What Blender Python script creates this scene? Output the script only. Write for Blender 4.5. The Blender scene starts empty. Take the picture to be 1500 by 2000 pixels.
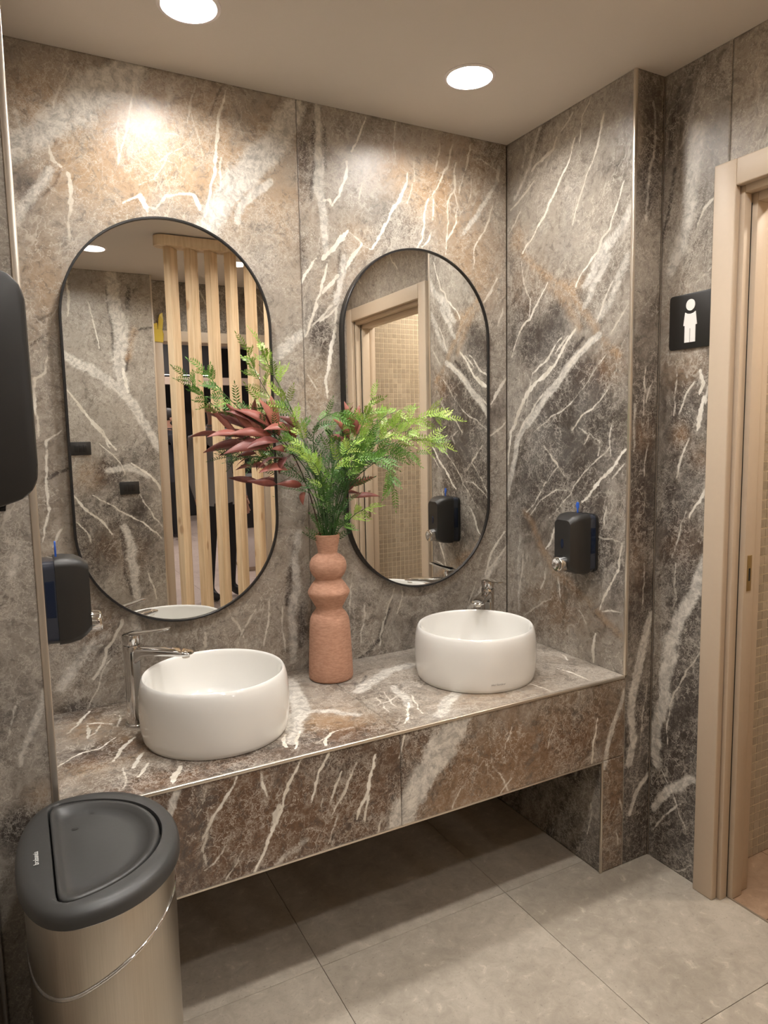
import bpy, bmesh, math, random
import numpy as np
from mathutils import Vector, Matrix

random.seed(7)
rng = np.random.default_rng(7)
SC = bpy.context.scene
COL = SC.collection

# ------------------------------------------------------------------ camera
CAM = np.array([-1.68239, -2.15725, 1.42821])
RIGHT = np.array([0.88274, -0.46944, -0.02006])
UP = np.array([0.06941, 0.08807, 0.99369])
FWD = np.array([0.46471, 0.87856, -0.11033])
FPX = 1360.68
cam_d = bpy.data.cameras.new('camera')
cam_d.sensor_fit = 'HORIZONTAL'
cam_d.sensor_width = 36.0
cam_d.lens = 36.0 * FPX / 1500.0
cam_d.clip_start = 0.02
cam = bpy.data.objects.new('camera', cam_d)
COL.objects.link(cam)
cam.matrix_world = Matrix(((RIGHT[0], UP[0], -FWD[0], CAM[0]),
                           (RIGHT[1], UP[1], -FWD[1], CAM[1]),
                           (RIGHT[2], UP[2], -FWD[2], CAM[2]),
                           (0, 0, 0, 1)))
SC.camera = cam

# ------------------------------------------------------------------ world + exposure
world = bpy.data.worlds.new('world')
SC.world = world
world.use_nodes = True
world.node_tree.nodes['Background'].inputs[0].default_value = (0.9, 0.85, 0.8, 1)
world.node_tree.nodes['Background'].inputs[1].default_value = 0.006
SC.view_settings.view_transform = 'Standard'
SC.view_settings.look = 'None'
SC.view_settings.gamma = 1.0
SC.view_settings.use_curve_mapping = False
SC.view_settings.exposure = 0.12
LAMP = 300.0          # ceiling lamps of the washroom
LAMP_COL = (1.0, 0.965, 0.918)

# ------------------------------------------------------------------ dimensions (metres)
H = 2.476      # ceiling
HC = 0.6455    # counter top
HU = 0.377     # counter underside
D = 0.605      # niche depth
W2 = 0.1214    # right return
XL = -1.651    # niche left side
XW = -1.772    # left wall
PIL = 0.094    # counter support thickness
YR = -2.655    # rear wall
YR2 = -2.80    # set back rear wall
MIRY = -0.026  # mirror surface


def at(px, py, axis, val, mirrored=False):
    """the point of the place seen at a spot of the photograph, on a plane axis = val"""
    v = FWD + RIGHT * ((px - 750.0) / FPX) - UP * ((py - 1000.0) / FPX)
    if mirrored:
        val = 2 * MIRY - val
    t = (val - CAM[axis]) / v[axis]
    p = CAM + v * t
    if mirrored:
        p[1] = 2 * MIRY - p[1]
    return p


# ------------------------------------------------------------------ helpers
def tag(o, label=None, cat=None, group=None, kind=None):
    if label: o['label'] = label
    if cat: o['category'] = cat
    if group: o['group'] = group
    if kind: o['kind'] = kind
    return o


def empty(name, loc=(0, 0, 0), rz=0.0, parent=None):
    o = bpy.data.objects.new(name, None)
    o.empty_display_size = 0.05
    COL.objects.link(o)
    o.location = loc
    o.rotation_euler = (0, 0, rz)
    if parent: o.parent = parent
    return o


def link(name, me, mat=None, parent=None, smooth=False):
    o = bpy.data.objects.new(name, me)
    COL.objects.link(o)
    if mat is not None and len(me.materials) == 0: me.materials.append(mat)
    if parent: o.parent = parent
    if smooth:
        me.polygons.foreach_set('use_smooth', [True] * len(me.polygons))
    return o


def autosmooth(o, ang=35):
    me = o.data
    me.polygons.foreach_set('use_smooth', [True] * len(me.polygons))
    bm = bmesh.new(); bm.from_mesh(me)
    a = math.radians(ang)
    for e in bm.edges:
        if len(e.link_faces) == 2 and e.calc_face_angle(0) > a: e.smooth = False
    bm.to_mesh(me); bm.free()
    return o


def box_bm(bm, lo, hi, bev=0.0, seg=2):
    vs = [bm.verts.new((x, y, z)) for x in (lo[0], hi[0]) for y in (lo[1], hi[1]) for z in (lo[2], hi[2])]
    idx = [(0, 1, 3, 2), (4, 6, 7, 5), (0, 4, 5, 1), (2, 3, 7, 6), (0, 2, 6, 4), (1, 5, 7, 3)]
    fs = [bm.faces.new([vs[i] for i in f]) for f in idx]
    if bev > 0:
        es = set()
        for f in fs: es.update(f.edges)
        bmesh.ops.bevel(bm, geom=list(es), offset=bev, segments=seg, affect='EDGES', profile=0.5)
    return bm


def box(name, lo, hi, mat, parent=None, bev=0.0, seg=2):
    lo, hi = [min(a, b) for a, b in zip(lo, hi)], [max(a, b) for a, b in zip(lo, hi)]
    bm = bmesh.new()
    box_bm(bm, lo, hi, bev, seg)
    me = bpy.data.meshes.new(name)
    bm.to_mesh(me); bm.free()
    o = link(name, me, mat, parent)
    if bev > 0: autosmooth(o, 40)
    return o


def from_py(name, verts, faces, mat, parent=None, smooth=False, ang=None):
    me = bpy.data.meshes.new(name)
    me.from_pydata([tuple(v) for v in verts], [], faces)
    me.update()
    o = link(name, me, mat, parent, smooth)
    if ang: autosmooth(o, ang)
    return o


def lathe(name, prof, mat, parent=None, n=48, loc=(0, 0, 0), ang=40, caps=True):
    verts, faces = [], []
    for r, z in prof:
        for k in range(n):
            a = 2 * math.pi * k / n
            verts.append((loc[0] + r * math.cos(a), loc[1] + r * math.sin(a), loc[2] + z))
    for i in range(len(prof) - 1):
        for k in range(n):
            a, b = i * n + k, i * n + (k + 1) % n
            faces.append((a, b, b + n, a + n))
    if caps:
        if prof[0][0] > 1e-5: faces.append(tuple(range(n - 1, -1, -1)))
        if prof[-1][0] > 1e-5: faces.append(tuple((len(prof) - 1) * n + k for k in range(n)))
    return from_py(name, verts, faces, mat, parent, ang=ang)


def loft(name, loops, mat, parent=None, cap0=True, cap1=True, ang=35):
    n = len(loops[0]); verts, faces = [], []
    for lp in loops: verts += [tuple(p) for p in lp]
    for i in range(len(loops) - 1):
        for k in range(n):
            a, b = i * n + k, i * n + (k + 1) % n
            faces.append((a, b, b + n, a + n))
    if cap0: faces.append(tuple(range(n - 1, -1, -1)))
    if cap1: faces.append(tuple((len(loops) - 1) * n + k for k in range(n)))
    o = from_py(name, verts, faces, mat, parent)
    bm = bmesh.new(); bm.from_mesh(o.data)
    bmesh.ops.recalc_face_normals(bm, faces=bm.faces)
    bm.to_mesh(o.data); bm.free()
    if ang: autosmooth(o, ang)
    return o


def tube_data(pts, rad, n=8):
    pts = [Vector(p) for p in pts]
    if not hasattr(rad, '__len__'): rad = [rad] * len(pts)
    verts, faces = [], []
    up = Vector((0.31, 0.17, 0.93))
    for i, p in enumerate(pts):
        t = (pts[min(i + 1, len(pts) - 1)] - pts[max(i - 1, 0)]).normalized()
        a = t.cross(up)
        if a.length < 1e-3: a = t.cross(Vector((1, 0, 0)))
        a.normalize(); b = t.cross(a)
        for k in range(n):
            th = 2 * math.pi * k / n
            verts.append(p + (a * math.cos(th) + b * math.sin(th)) * rad[i])
    for i in range(len(pts) - 1):
        for k in range(n):
            q, r = i * n + k, i * n + (k + 1) % n
            faces.append((q, r, r + n, q + n))
    faces.append(tuple(range(n - 1, -1, -1)))
    faces.append(tuple((len(pts) - 1) * n + k for k in range(n)))
    return verts, faces


def tube(name, pts, rad, mat, parent=None, n=10):
    v, f = tube_data(pts, rad, n)
    return from_py(name, v, f, mat, parent, ang=50)


def curve_pts(ctrl, n=12):
    """Catmull-Rom through control points"""
    c = [Vector(p) for p in ctrl]
    c = [c[0] * 2 - c[1]] + c + [c[-1] * 2 - c[-2]]
    out = []
    for i in range(1, len(c) - 2):
        for k in range(n):
            t = k / n
            a, b, d, e = c[i - 1], c[i], c[i + 1], c[i + 2]
            out.append(0.5 * ((2 * b) + (d - a) * t + (2 * a - 5 * b + 4 * d - e) * t * t + (3 * b - a - 3 * d + e) * t ** 3))
    out.append(c[-2])
    return out


def prism(name, poly, axis, a, b, mat, parent=None, bev=0.0):
    """poly in the two other axes (in cyclic order), extruded along axis from a to b"""
    def P(u, v, w):
        return {0: (w, u, v), 1: (u, w, v), 2: (u, v, w)}[axis]
    n = len(poly)
    verts = [P(u, v, a) for u, v in poly] + [P(u, v, b) for u, v in poly]
    faces = [tuple(range(n)), tuple(range(2 * n - 1, n - 1, -1))]
    faces += [(i, (i + 1) % n, (i + 1) % n + n, i + n) for i in range(n)]
    o = from_py(name, verts, faces, mat, parent)
    bm = bmesh.new(); bm.from_mesh(o.data)
    bmesh.ops.recalc_face_normals(bm, faces=bm.faces)
    if bev: bmesh.ops.bevel(bm, geom=bm.edges[:], offset=bev, segments=2, affect='EDGES', profile=0.5)
    bm.to_mesh(o.data); bm.free()
    autosmooth(o, 40)
    return o


# ------------------------------------------------------------------ materials
def nt_new(name):
    m = bpy.data.materials.new(name)
    m.use_nodes = True
    t = m.node_tree
    return m, t, t.nodes['Principled BSDF']


class NG:
    def __init__(s, t): s.t = t; s.k = 0
    def node(s, typ, **kw):
        n = s.t.nodes.new(typ); s.k += 1
        n.location = (-1600 + (s.k % 12) * 170, 600 - (s.k // 12) * 220)
        for a, b in kw.items(): setattr(n, a, b)
        return n
    def put(s, sock, v):
        if hasattr(v, 'is_output'): s.t.links.new(v, sock)
        else: sock.default_value = v
    def math(s, op, a, b=0.0, c=None, clamp=False):
        n = s.node('ShaderNodeMath', operation=op); n.use_clamp = clamp
        s.put(n.inputs[0], a); s.put(n.inputs[1], b)
        if c is not None: s.put(n.inputs[2], c)
        return n.outputs[0]
    def vec(s, op, a, b=(0, 0, 0), out=0):
        n = s.node('ShaderNodeVectorMath', operation=op)
        s.put(n.inputs[0], a)
        if op == 'SCALE': s.put(n.inputs[3], b)
        else: s.put(n.inputs[1], b)
        return n.outputs[out]
    def noise(s, vec, scale, detail=5.0, rough=0.55, dist=0.0, col=False):
        n = s.node('ShaderNodeTexNoise')
        s.put(n.inputs['Vector'], vec); n.inputs['Scale'].default_value = scale
        n.inputs['Detail'].default_value = detail; n.inputs['Roughness'].default_value = rough
        n.inputs['Distortion'].default_value = dist
        return n.outputs['Color'] if col else n.outputs['Fac']
    def voro(s, vec, scale):
        n = s.node('ShaderNodeTexVoronoi', feature='DISTANCE_TO_EDGE')
        s.put(n.inputs['Vector'], vec); n.inputs['Scale'].default_value = scale
        return n.outputs['Distance']
    def ramp(s, v, lo, hi, a=0.0, b=1.0):
        n = s.node('ShaderNodeMapRange', interpolation_type='SMOOTHSTEP')
        s.put(n.inputs['Value'], v); s.put(n.inputs['From Min'], lo); s.put(n.inputs['From Max'], hi)
        n.inputs['To Min'].default_value = a; n.inputs['To Max'].default_value = b
        return n.outputs[0]
    def mix(s, f, a, b):
        n = s.node('ShaderNodeMix', data_type='RGBA')
        s.put(n.inputs[0], f)
        for i, v in ((6, a), (7, b)):
            if not hasattr(v, 'is_output') and len(v) == 3: v = (*v, 1)
            s.put(n.inputs[i], v)
        return n.outputs[2]
    def obj(s):
        return s.node('ShaderNodeTexCoord').outputs['Object']
    def rand(s):
        return s.node('ShaderNodeObjectInfo').outputs['Random']
    def bump(s, h, strength=0.2, dist=0.002):
        n = s.node('ShaderNodeBump'); n.inputs['Strength'].default_value = strength
        n.inputs['Distance'].default_value = dist
        s.put(n.inputs['Height'], h); return n.outputs[0]


def simple(name, col, rough=0.5, metal=0.0, var=0.06, scale=25, bump=0.0, coat=0.0, spec=0.5, trans=0.0):
    m, t, b = nt_new(name); g = NG(t)
    n = g.noise(g.obj(), scale, 4)
    c1 = tuple(min(1, x * (1 + var)) for x in col); c0 = tuple(x * (1 - var) for x in col)
    t.links.new(g.mix(n, c0, c1), b.inputs['Base Color'])
    b.inputs['Roughness'].default_value = rough
    b.inputs['Metallic'].default_value = metal
    b.inputs['Specular IOR Level'].default_value = spec
    b.inputs['Coat Weight'].default_value = coat
    b.inputs['Transmission Weight'].default_value = trans
    if bump: t.links.new(g.bump(n, bump), b.inputs['Normal'])
    return m


def make_marble():
    m, t, b = nt_new('brown_veined_marble'); g = NG(t)
    P = g.obj()
    comb = g.node('ShaderNodeCombineXYZ')
    r = g.rand()
    g.put(comb.inputs[0], g.math('MULTIPLY', r, 17.3)); g.put(comb.inputs[1], g.math('MULTIPLY', r, 9.1)); g.put(comb.inputs[2], g.math('MULTIPLY', r, 23.7))
    Q = g.vec('ADD', P, comb.outputs[0])
    # coordinates stretched along the lie of the stone
    dr = (0.36, -0.36, 0.86)
    dot = g.vec('DOT_PRODUCT', Q, dr, out=1)
    vm = g.node('ShaderNodeVectorMath', operation='SCALE'); vm.inputs[0].default_value = dr
    g.put(vm.inputs[3], g.math('MULTIPLY', dot, 0.72))
    S = g.vec('SUBTRACT', Q, vm.outputs[0])
    wob = g.vec('SCALE', g.vec('SUBTRACT', g.noise(Q, 5.0, 5, 0.6, col=True), (0.5, 0.5, 0.5)), 0.16)
    Sw = g.vec('ADD', S, wob)
    Qw = g.vec('ADD', Q, wob)
    att = g.node('ShaderNodeAttribute'); att.attribute_name = 'mask'
    sep = g.node('ShaderNodeSeparateColor'); t.links.new(att.outputs['Color'], sep.inputs[0])
    band, dark, warm = sep.outputs[0], sep.outputs[1], sep.outputs[2]
    av = g.node('ShaderNodeAttribute'); av.attribute_name = 'vein'
    as_ = g.node('ShaderNodeAttribute'); as_.attribute_name = 'vstr'
    big = g.noise(Sw, 2.6, 6, 0.6, 0.3)
    mid = g.noise(Sw, 10.0, 10, 0.70, 0.35)
    fine = g.noise(Qw, 40.0, 10, 0.78, 0.15)
    grain = g.noise(Q, 210.0, 5, 0.75)
    # ground colour
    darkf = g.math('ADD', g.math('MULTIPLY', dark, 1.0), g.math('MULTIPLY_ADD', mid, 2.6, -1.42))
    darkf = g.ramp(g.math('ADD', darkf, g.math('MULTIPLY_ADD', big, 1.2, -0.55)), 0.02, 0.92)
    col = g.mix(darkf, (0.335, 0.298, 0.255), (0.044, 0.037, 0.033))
    tint = g.ramp(g.noise(Sw, 6.0, 6, 0.65), 0.42, 0.66)
    col = g.mix(g.math('MULTIPLY', tint, 0.40), col, (0.245, 0.232, 0.218))
    wf = g.math('MULTIPLY', warm, g.ramp(g.math('ADD', g.math('MULTIPLY', fine, 0.6), g.math('MULTIPLY', mid, 0.7)), 0.42, 0.76), clamp=True)
    wcol = g.mix(dark, (0.44, 0.300, 0.180), (0.135, 0.072, 0.038))
    col = g.mix(wf, col, wcol)
    # mottling
    ft = g.ramp(fine, 0.50, 0.66)
    col = g.mix(g.math('MULTIPLY', ft, 0.42), col, (0.44, 0.405, 0.355))
    fd = g.ramp(fine, 0.50, 0.36)
    col = g.mix(g.math('MULTIPLY', fd, 0.45), col, (0.050, 0.041, 0.034))
    # crackle of hair veins
    wj = g.vec('SCALE', g.vec('SUBTRACT', g.noise(Q, 38.0, 4, 0.6, col=True), (0.5, 0.5, 0.5)), 0.075)
    v1 = g.ramp(g.voro(g.vec('ADD', g.vec('ADD', Q, g.vec('SCALE', wob, 1.2)), wj), 22.0), 0.0, 0.040, 1.0, 0.0)
    v2 = g.ramp(g.voro(g.vec('ADD', g.vec('ADD', S, g.vec('SCALE', wob, 0.5)), wj), 40.0), 0.0, 0.045, 1.0, 0.0)
    v3 = g.ramp(g.voro(g.vec('ADD', Q, g.vec('SCALE', wj, 0.6)), 70.0), 0.0, 0.06, 1.0, 0.0)
    r1 = g.ramp(g.math('ABSOLUTE', g.math('SUBTRACT', g.noise(Sw, 9.0, 5, 0.5, 0.1), 0.5)), 0.0, 0.010, 1.0, 0.0)
    r2 = g.ramp(g.math('ABSOLUTE', g.math('SUBTRACT', g.noise(g.vec('ADD', S, g.vec('SCALE', wob, 0.4)), 5.0, 5, 0.5), 0.5)), 0.0, 0.006, 1.0, 0.0)
    patch = g.ramp(g.noise(Q, 5.5, 4, 0.6), 0.40, 0.56)
    patch2 = g.ramp(g.noise(g.vec('ADD', Q, (5.0, 2.0, 8.0)), 4.0, 4, 0.6), 0.42, 0.58)
    patch3 = g.ramp(g.noise(g.vec('ADD', Q, (1.0, 9.0, 3.0)), 6.0, 4, 0.6), 0.44, 0.60)
    hair = g.math('MAXIMUM', g.math('MULTIPLY', v1, patch), g.math('MULTIPLY', v2, patch2))
    hair = g.math('MAXIMUM', hair, g.math('MULTIPLY', g.math('MULTIPLY', v3, patch3), 0.8))
    hair = g.math('MULTIPLY', hair, g.ramp(fine, 0.32, 0.54))
    hair = g.math('MAXIMUM', g.math('MULTIPLY', hair, 0.74), g.math('MULTIPLY', r1, g.math('MULTIPLY', patch2, 0.40)))
    hair = g.math('MAXIMUM', hair, g.math('MULTIPLY', r2, g.math('MULTIPLY', patch, 0.50)))
    col = g.mix(hair, col, (0.64, 0.59, 0.515))
    # cloudy pale bands
    bn = g.noise(g.vec('ADD', Sw, wj), 22.0, 10, 0.78, 0.2)
    bf = g.ramp(g.math('ADD', band, g.math('MULTIPLY_ADD', bn, 2.2, -1.1)), 0.26, 0.78)
    bcol = g.mix(g.ramp(fine, 0.36, 0.62), (0.38, 0.355, 0.32), (0.74, 0.70, 0.63))
    col = g.mix(g.math('MULTIPLY', bf, 0.92), col, bcol)
    # drawn white veins: ragged edge from noise
    rag = g.math('ADD', g.math('MULTIPLY_ADD', g.noise(Q, 60.0, 9, 0.82), 0.0095, -0.0047), g.math('MULTIPLY_ADD', g.noise(Q, 20.0, 4, 0.6), 0.0050, -0.0025))
    sd = g.math('ADD', av.outputs['Fac'], rag)
    vf = g.math('MULTIPLY', g.ramp(sd, 0.0020, -0.0010), as_.outputs['Fac'], clamp=True)
    halo = g.math('MULTIPLY', g.ramp(sd, 0.016, 0.0), g.math('MULTIPLY', as_.outputs['Fac'], g.ramp(fine, 0.44, 0.66)))
    col = g.mix(g.math('MULTIPLY', halo, 0.50), col, (0.52, 0.47, 0.40))
    vcol = g.mix(g.ramp(mid, 0.4, 0.62), (0.66, 0.61, 0.52), (0.88, 0.84, 0.76))
    col = g.mix(vf, col, vcol)
    col = g.mix(g.math('MULTIPLY', g.ramp(grain, 0.52, 0.7), 0.22), col, (0.5, 0.45, 0.38))
    col = g.mix(g.math('MULTIPLY', g.ramp(grain, 0.46, 0.32), 0.22), col, (0.06, 0.05, 0.04))
    t.links.new(col, b.inputs['Base Color'])
    g.put(b.inputs['Roughness'], g.math('MULTIPLY_ADD', fine, 0.16, 0.29))
    b.inputs['Specular IOR Level'].default_value = 0.40
    t.links.new(g.bump(fine, 0.05, 0.001), b.inputs['Normal'])
    return m


def make_floor_stone(name, c0, c1, rough=0.45):
    m, t, b = nt_new(name); g = NG(t)
    P = g.obj(); r = g.rand()
    comb = g.node('ShaderNodeCombineXYZ')
    g.put(comb.inputs[0], g.math('MULTIPLY', r, 31.0)); g.put(comb.inputs[1], g.math('MULTIPLY', r, 13.0))
    Q = g.vec('ADD', P, comb.outputs[0])
    n1 = g.noise(Q, 4.0, 6, 0.6, 0.5); n2 = g.noise(Q, 26.0, 8, 0.7, 0.6); n3 = g.noise(Q, 120.0, 5, 0.7)
    f = g.math('ADD', g.math('MULTIPLY', n1, 0.5), g.math('MULTIPLY', n2, 0.5))
    col = g.mix(g.ramp(f, 0.32, 0.68), c0, c1)
    col = g.mix(g.math('MULTIPLY', g.ramp(n2, 0.58, 0.70), 0.5), col, tuple(min(1, x * 1.35) for x in c1))
    col = g.mix(g.math('MULTIPLY', g.ramp(n3, 0.58, 0.70), 0.55), col, tuple(x * 0.45 for x in c0))
    lum = g.math('MULTIPLY_ADD', r, 0.22, 0.89)
    vm = g.vec('SCALE', col, lum)
    t.links.new(vm, b.inputs['Base Color'])
    g.put(b.inputs['Roughness'], g.math('MULTIPLY_ADD', n2, 0.2, rough - 0.1))
    t.links.new(g.bump(n2, 0.08, 0.001), b.inputs['Normal'])
    return m


def make_pine():
    m, t, b = nt_new('pine_wood'); g = NG(t)
    P = g.obj(); r = g.rand()
    comb = g.node('ShaderNodeCombineXYZ'); g.put(comb.inputs[2], g.math('MULTIPLY', r, 40.0)); g.put(comb.inputs[0], g.math('MULTIPLY', r, 7.0))
    Q = g.vec('MULTIPLY', g.vec('ADD', P, comb.outputs[0]), (1.0, 1.0, 0.06))
    n = g.noise(Q, 38.0, 5, 0.55, 0.8)
    Qk = g.vec('MULTIPLY', g.vec('ADD', P, comb.outputs[0]), (1.0, 1.0, 0.45))
    k = g.node('ShaderNodeTexVoronoi'); g.put(k.inputs['Vector'], Qk); k.inputs['Scale'].default_value = 9.0
    knot = g.ramp(k.outputs['Distance'], 0.06, 0.14, 1.0, 0.0)
    col = g.mix(g.ramp(n, 0.35, 0.65), (0.64, 0.46, 0.28), (0.80, 0.62, 0.41))
    col = g.mix(g.math('MULTIPLY', knot, 0.6), col, (0.36, 0.19, 0.09))
    t.links.new(col, b.inputs['Base Color'])
    b.inputs['Roughness'].default_value = 0.5
    return m


def make_steel():
    m, t, b = nt_new('brushed_steel'); g = NG(t)
    Q = g.vec('MULTIPLY', g.obj(), (1, 1, 0.015))
    n = g.noise(Q, 420.0, 3, 0.6)
    t.links.new(g.mix(n, (0.42, 0.385, 0.33), (0.57, 0.525, 0.46)), b.inputs['Base Color'])
    b.inputs['Metallic'].default_value = 1.0
    g.put(b.inputs['Roughness'], g.math('MULTIPLY_ADD', n, 0.12, 0.26))
    b.inputs['Anisotropic'].default_value = 0.55
    t.links.new(g.bump(n, 0.05, 0.0004), b.inputs['Normal'])
    return m


def make_terracotta():
    m, t, b = nt_new('terracotta_clay'); g = NG(t)
    P = g.obj()
    n = g.noise(g.vec('MULTIPLY', P, (1, 1, 3.2)), 60.0, 6, 0.65)
    n2 = g.noise(P, 320.0, 3, 0.6)
    col = g.mix(g.ramp(n, 0.35, 0.65), (0.43, 0.225, 0.148), (0.55, 0.310, 0.212))
    t.links.new(col, b.inputs['Base Color'])
    b.inputs['Roughness'].default_value = 0.85
    t.links.new(g.bump(g.math('ADD', n, n2), 0.35, 0.0012), b.inputs['Normal'])
    return m


def make_leaf(name, a, bb, c):
    m, t, b = nt_new(name); g = NG(t)
    r = g.rand(); n = g.noise(g.obj(), 30.0, 4)
    f = g.math('ADD', g.math('MULTIPLY', r, 0.6), g.math('MULTIPLY', n, 0.5), clamp=True)
    col = g.mix(g.ramp(f, 0.1, 0.6), a, bb)
    col = g.mix(g.ramp(f, 0.55, 0.95), col, c)
    t.links.new(col, b.inputs['Base Color'])
    b.inputs['Roughness'].default_value = 0.42
    b.inputs['Subsurface Weight'].default_value = 0.0
    return m


def emit(name, col, strength):
    m = bpy.data.materials.new(name); m.use_nodes = True
    t = m.node_tree; t.nodes.clear()
    e = t.nodes.new('ShaderNodeEmission'); e.inputs[0].default_value = (*col, 1); e.inputs[1].default_value = strength
    o = t.nodes.new('ShaderNodeOutputMaterial'); t.links.new(e.outputs[0], o.inputs[0])
    return m


M = {}
M['marble'] = make_marble()
M['floor'] = make_floor_stone('grey_beige_floor_stone', (0.340, 0.296, 0.240), (0.500, 0.446, 0.370))
M['mall_floor'] = make_floor_stone('pale_pink_floor_tile', (0.50, 0.41, 0.36), (0.62, 0.52, 0.46), 0.3)
M['brown_floor'] = make_floor_stone('brown_floor_tile', (0.24, 0.155, 0.10), (0.36, 0.245, 0.165), 0.4)
M['grout'] = simple('grout', (0.20, 0.165, 0.13), 0.9)
M['ceiling'] = simple('ceiling_paint', (0.66, 0.60, 0.54), 0.9, var=0.03, scale=300)
M['plaster'] = simple('plaster', (0.55, 0.50, 0.45), 0.9)
M['trim'] = simple('satin_aluminium_trim', (0.70, 0.63, 0.54), 0.28, metal=0.85, var=0.04)
M['black'] = simple('black_plastic', (0.018, 0.017, 0.016), 0.42, var=0.1, scale=200)
M['blackmetal'] = simple('black_metal', (0.012, 0.011, 0.011), 0.35)
M['lidblack'] = simple('charcoal_plastic', (0.040, 0.040, 0.039), 0.40, var=0.08, scale=120, bump=0.05)
M['gap'] = simple('dark_gap', (0.006, 0.006, 0.006), 0.7)
M['smoke'] = simple('smoked_clear_plastic', (0.03, 0.035, 0.05), 0.06, coat=0.3)
M['bluesoap'] = simple('blue_soap', (0.006, 0.013, 0.035), 0.15)
M['bluekey'] = simple('blue_plastic_key', (0.03, 0.12, 0.55), 0.35)
M['chrome'] = simple('chrome', (0.66, 0.655, 0.65), 0.06, metal=1.0, var=0.02)
M['ceramic'] = simple('white_ceramic', (0.80, 0.785, 0.75), 0.10, var=0.01, coat=0.4)
M['terracotta'] = make_terracotta()
M['steel'] = make_steel()
M['pine'] = make_pine()
M['beige'] = simple('beige_door_laminate', (0.56, 0.455, 0.345), 0.45, var=0.03, scale=60)
M['mosaic'] = make_floor_stone('beige_mosaic_stone', (0.38, 0.315, 0.235), (0.48, 0.405, 0.31), 0.4)
M['grout_light'] = simple('cream_grout', (0.82, 0.74, 0.60), 0.8)
M['mirror'] = simple('mirror_glass', (0.90, 0.90, 0.88), 0.0, metal=1.0, var=0.0)
M['white_sign'] = simple('white_acrylic', (0.85, 0.83, 0.80), 0.3, var=0.01)
M['greytext'] = simple('grey_print', (0.30, 0.28, 0.26), 0.5)
M['palegrey'] = simple('pale_print', (0.62, 0.62, 0.60), 0.5)
M['brass'] = simple('brushed_brass', (0.55, 0.42, 0.22), 0.3, metal=1.0)
M['red_leaf'] = make_leaf('burgundy_leaf', (0.130, 0.040, 0.040), (0.270, 0.078, 0.058), (0.380, 0.135, 0.090))
M['fern_dark'] = make_leaf('dark_fern_leaf', (0.018, 0.060, 0.014), (0.040, 0.125, 0.022), (0.080, 0.190, 0.035))
M['fern_mid'] = make_leaf('fern_leaf', (0.050, 0.150, 0.022), (0.110, 0.260, 0.035), (0.200, 0.360, 0.055))
M['fern_light'] = make_leaf('light_fern_leaf', (0.150, 0.300, 0.040), (0.280, 0.440, 0.060), (0.420, 0.560, 0.120))
M['stem_green'] = simple('green_stem', (0.035, 0.085, 0.022), 0.6)
M['stem_brown'] = simple('dark_brown_stem', (0.050, 0.022, 0.016), 0.6)
M['yellow'] = simple('yellow_plastic_film', (0.80, 0.62, 0.10), 0.35)
M['skin'] = simple('skin', (0.48, 0.27, 0.19), 0.5)
M['hair'] = simple('dark_hair', (0.018, 0.013, 0.010), 0.6)
M['navy'] = simple('dark_navy_cloth', (0.022, 0.024, 0.032), 0.8)
M['blackcloth'] = simple('black_cloth', (0.010, 0.010, 0.011), 0.85)
M['greycloth'] = simple('grey_knit', (0.24, 0.235, 0.235), 0.9)
M['shoe'] = simple('dark_shoe', (0.012, 0.012, 0.014), 0.5)
M['shopdark'] = simple('dark_shop_panel', (0.012, 0.011, 0.012), 0.6)
M['shopbeige'] = simple('beige_fascia', (0.50, 0.40, 0.32), 0.6)
M['white_panel'] = simple('white_panel', (0.78, 0.72, 0.70), 0.5)
M['lamp'] = emit('lamp_diffuser', LAMP_COL, LAMP)
M['lamp_mall_added'] = emit('added_mall_lamp', (1.0, 0.90, 0.86), 170.0)
M['lamp_toilet'] = emit('inner_lamp_diffuser', (1.0, 0.88, 0.74), 300.0)
M['led'] = emit('led_strip', (1.0, 0.95, 0.92), 4.0)

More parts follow.
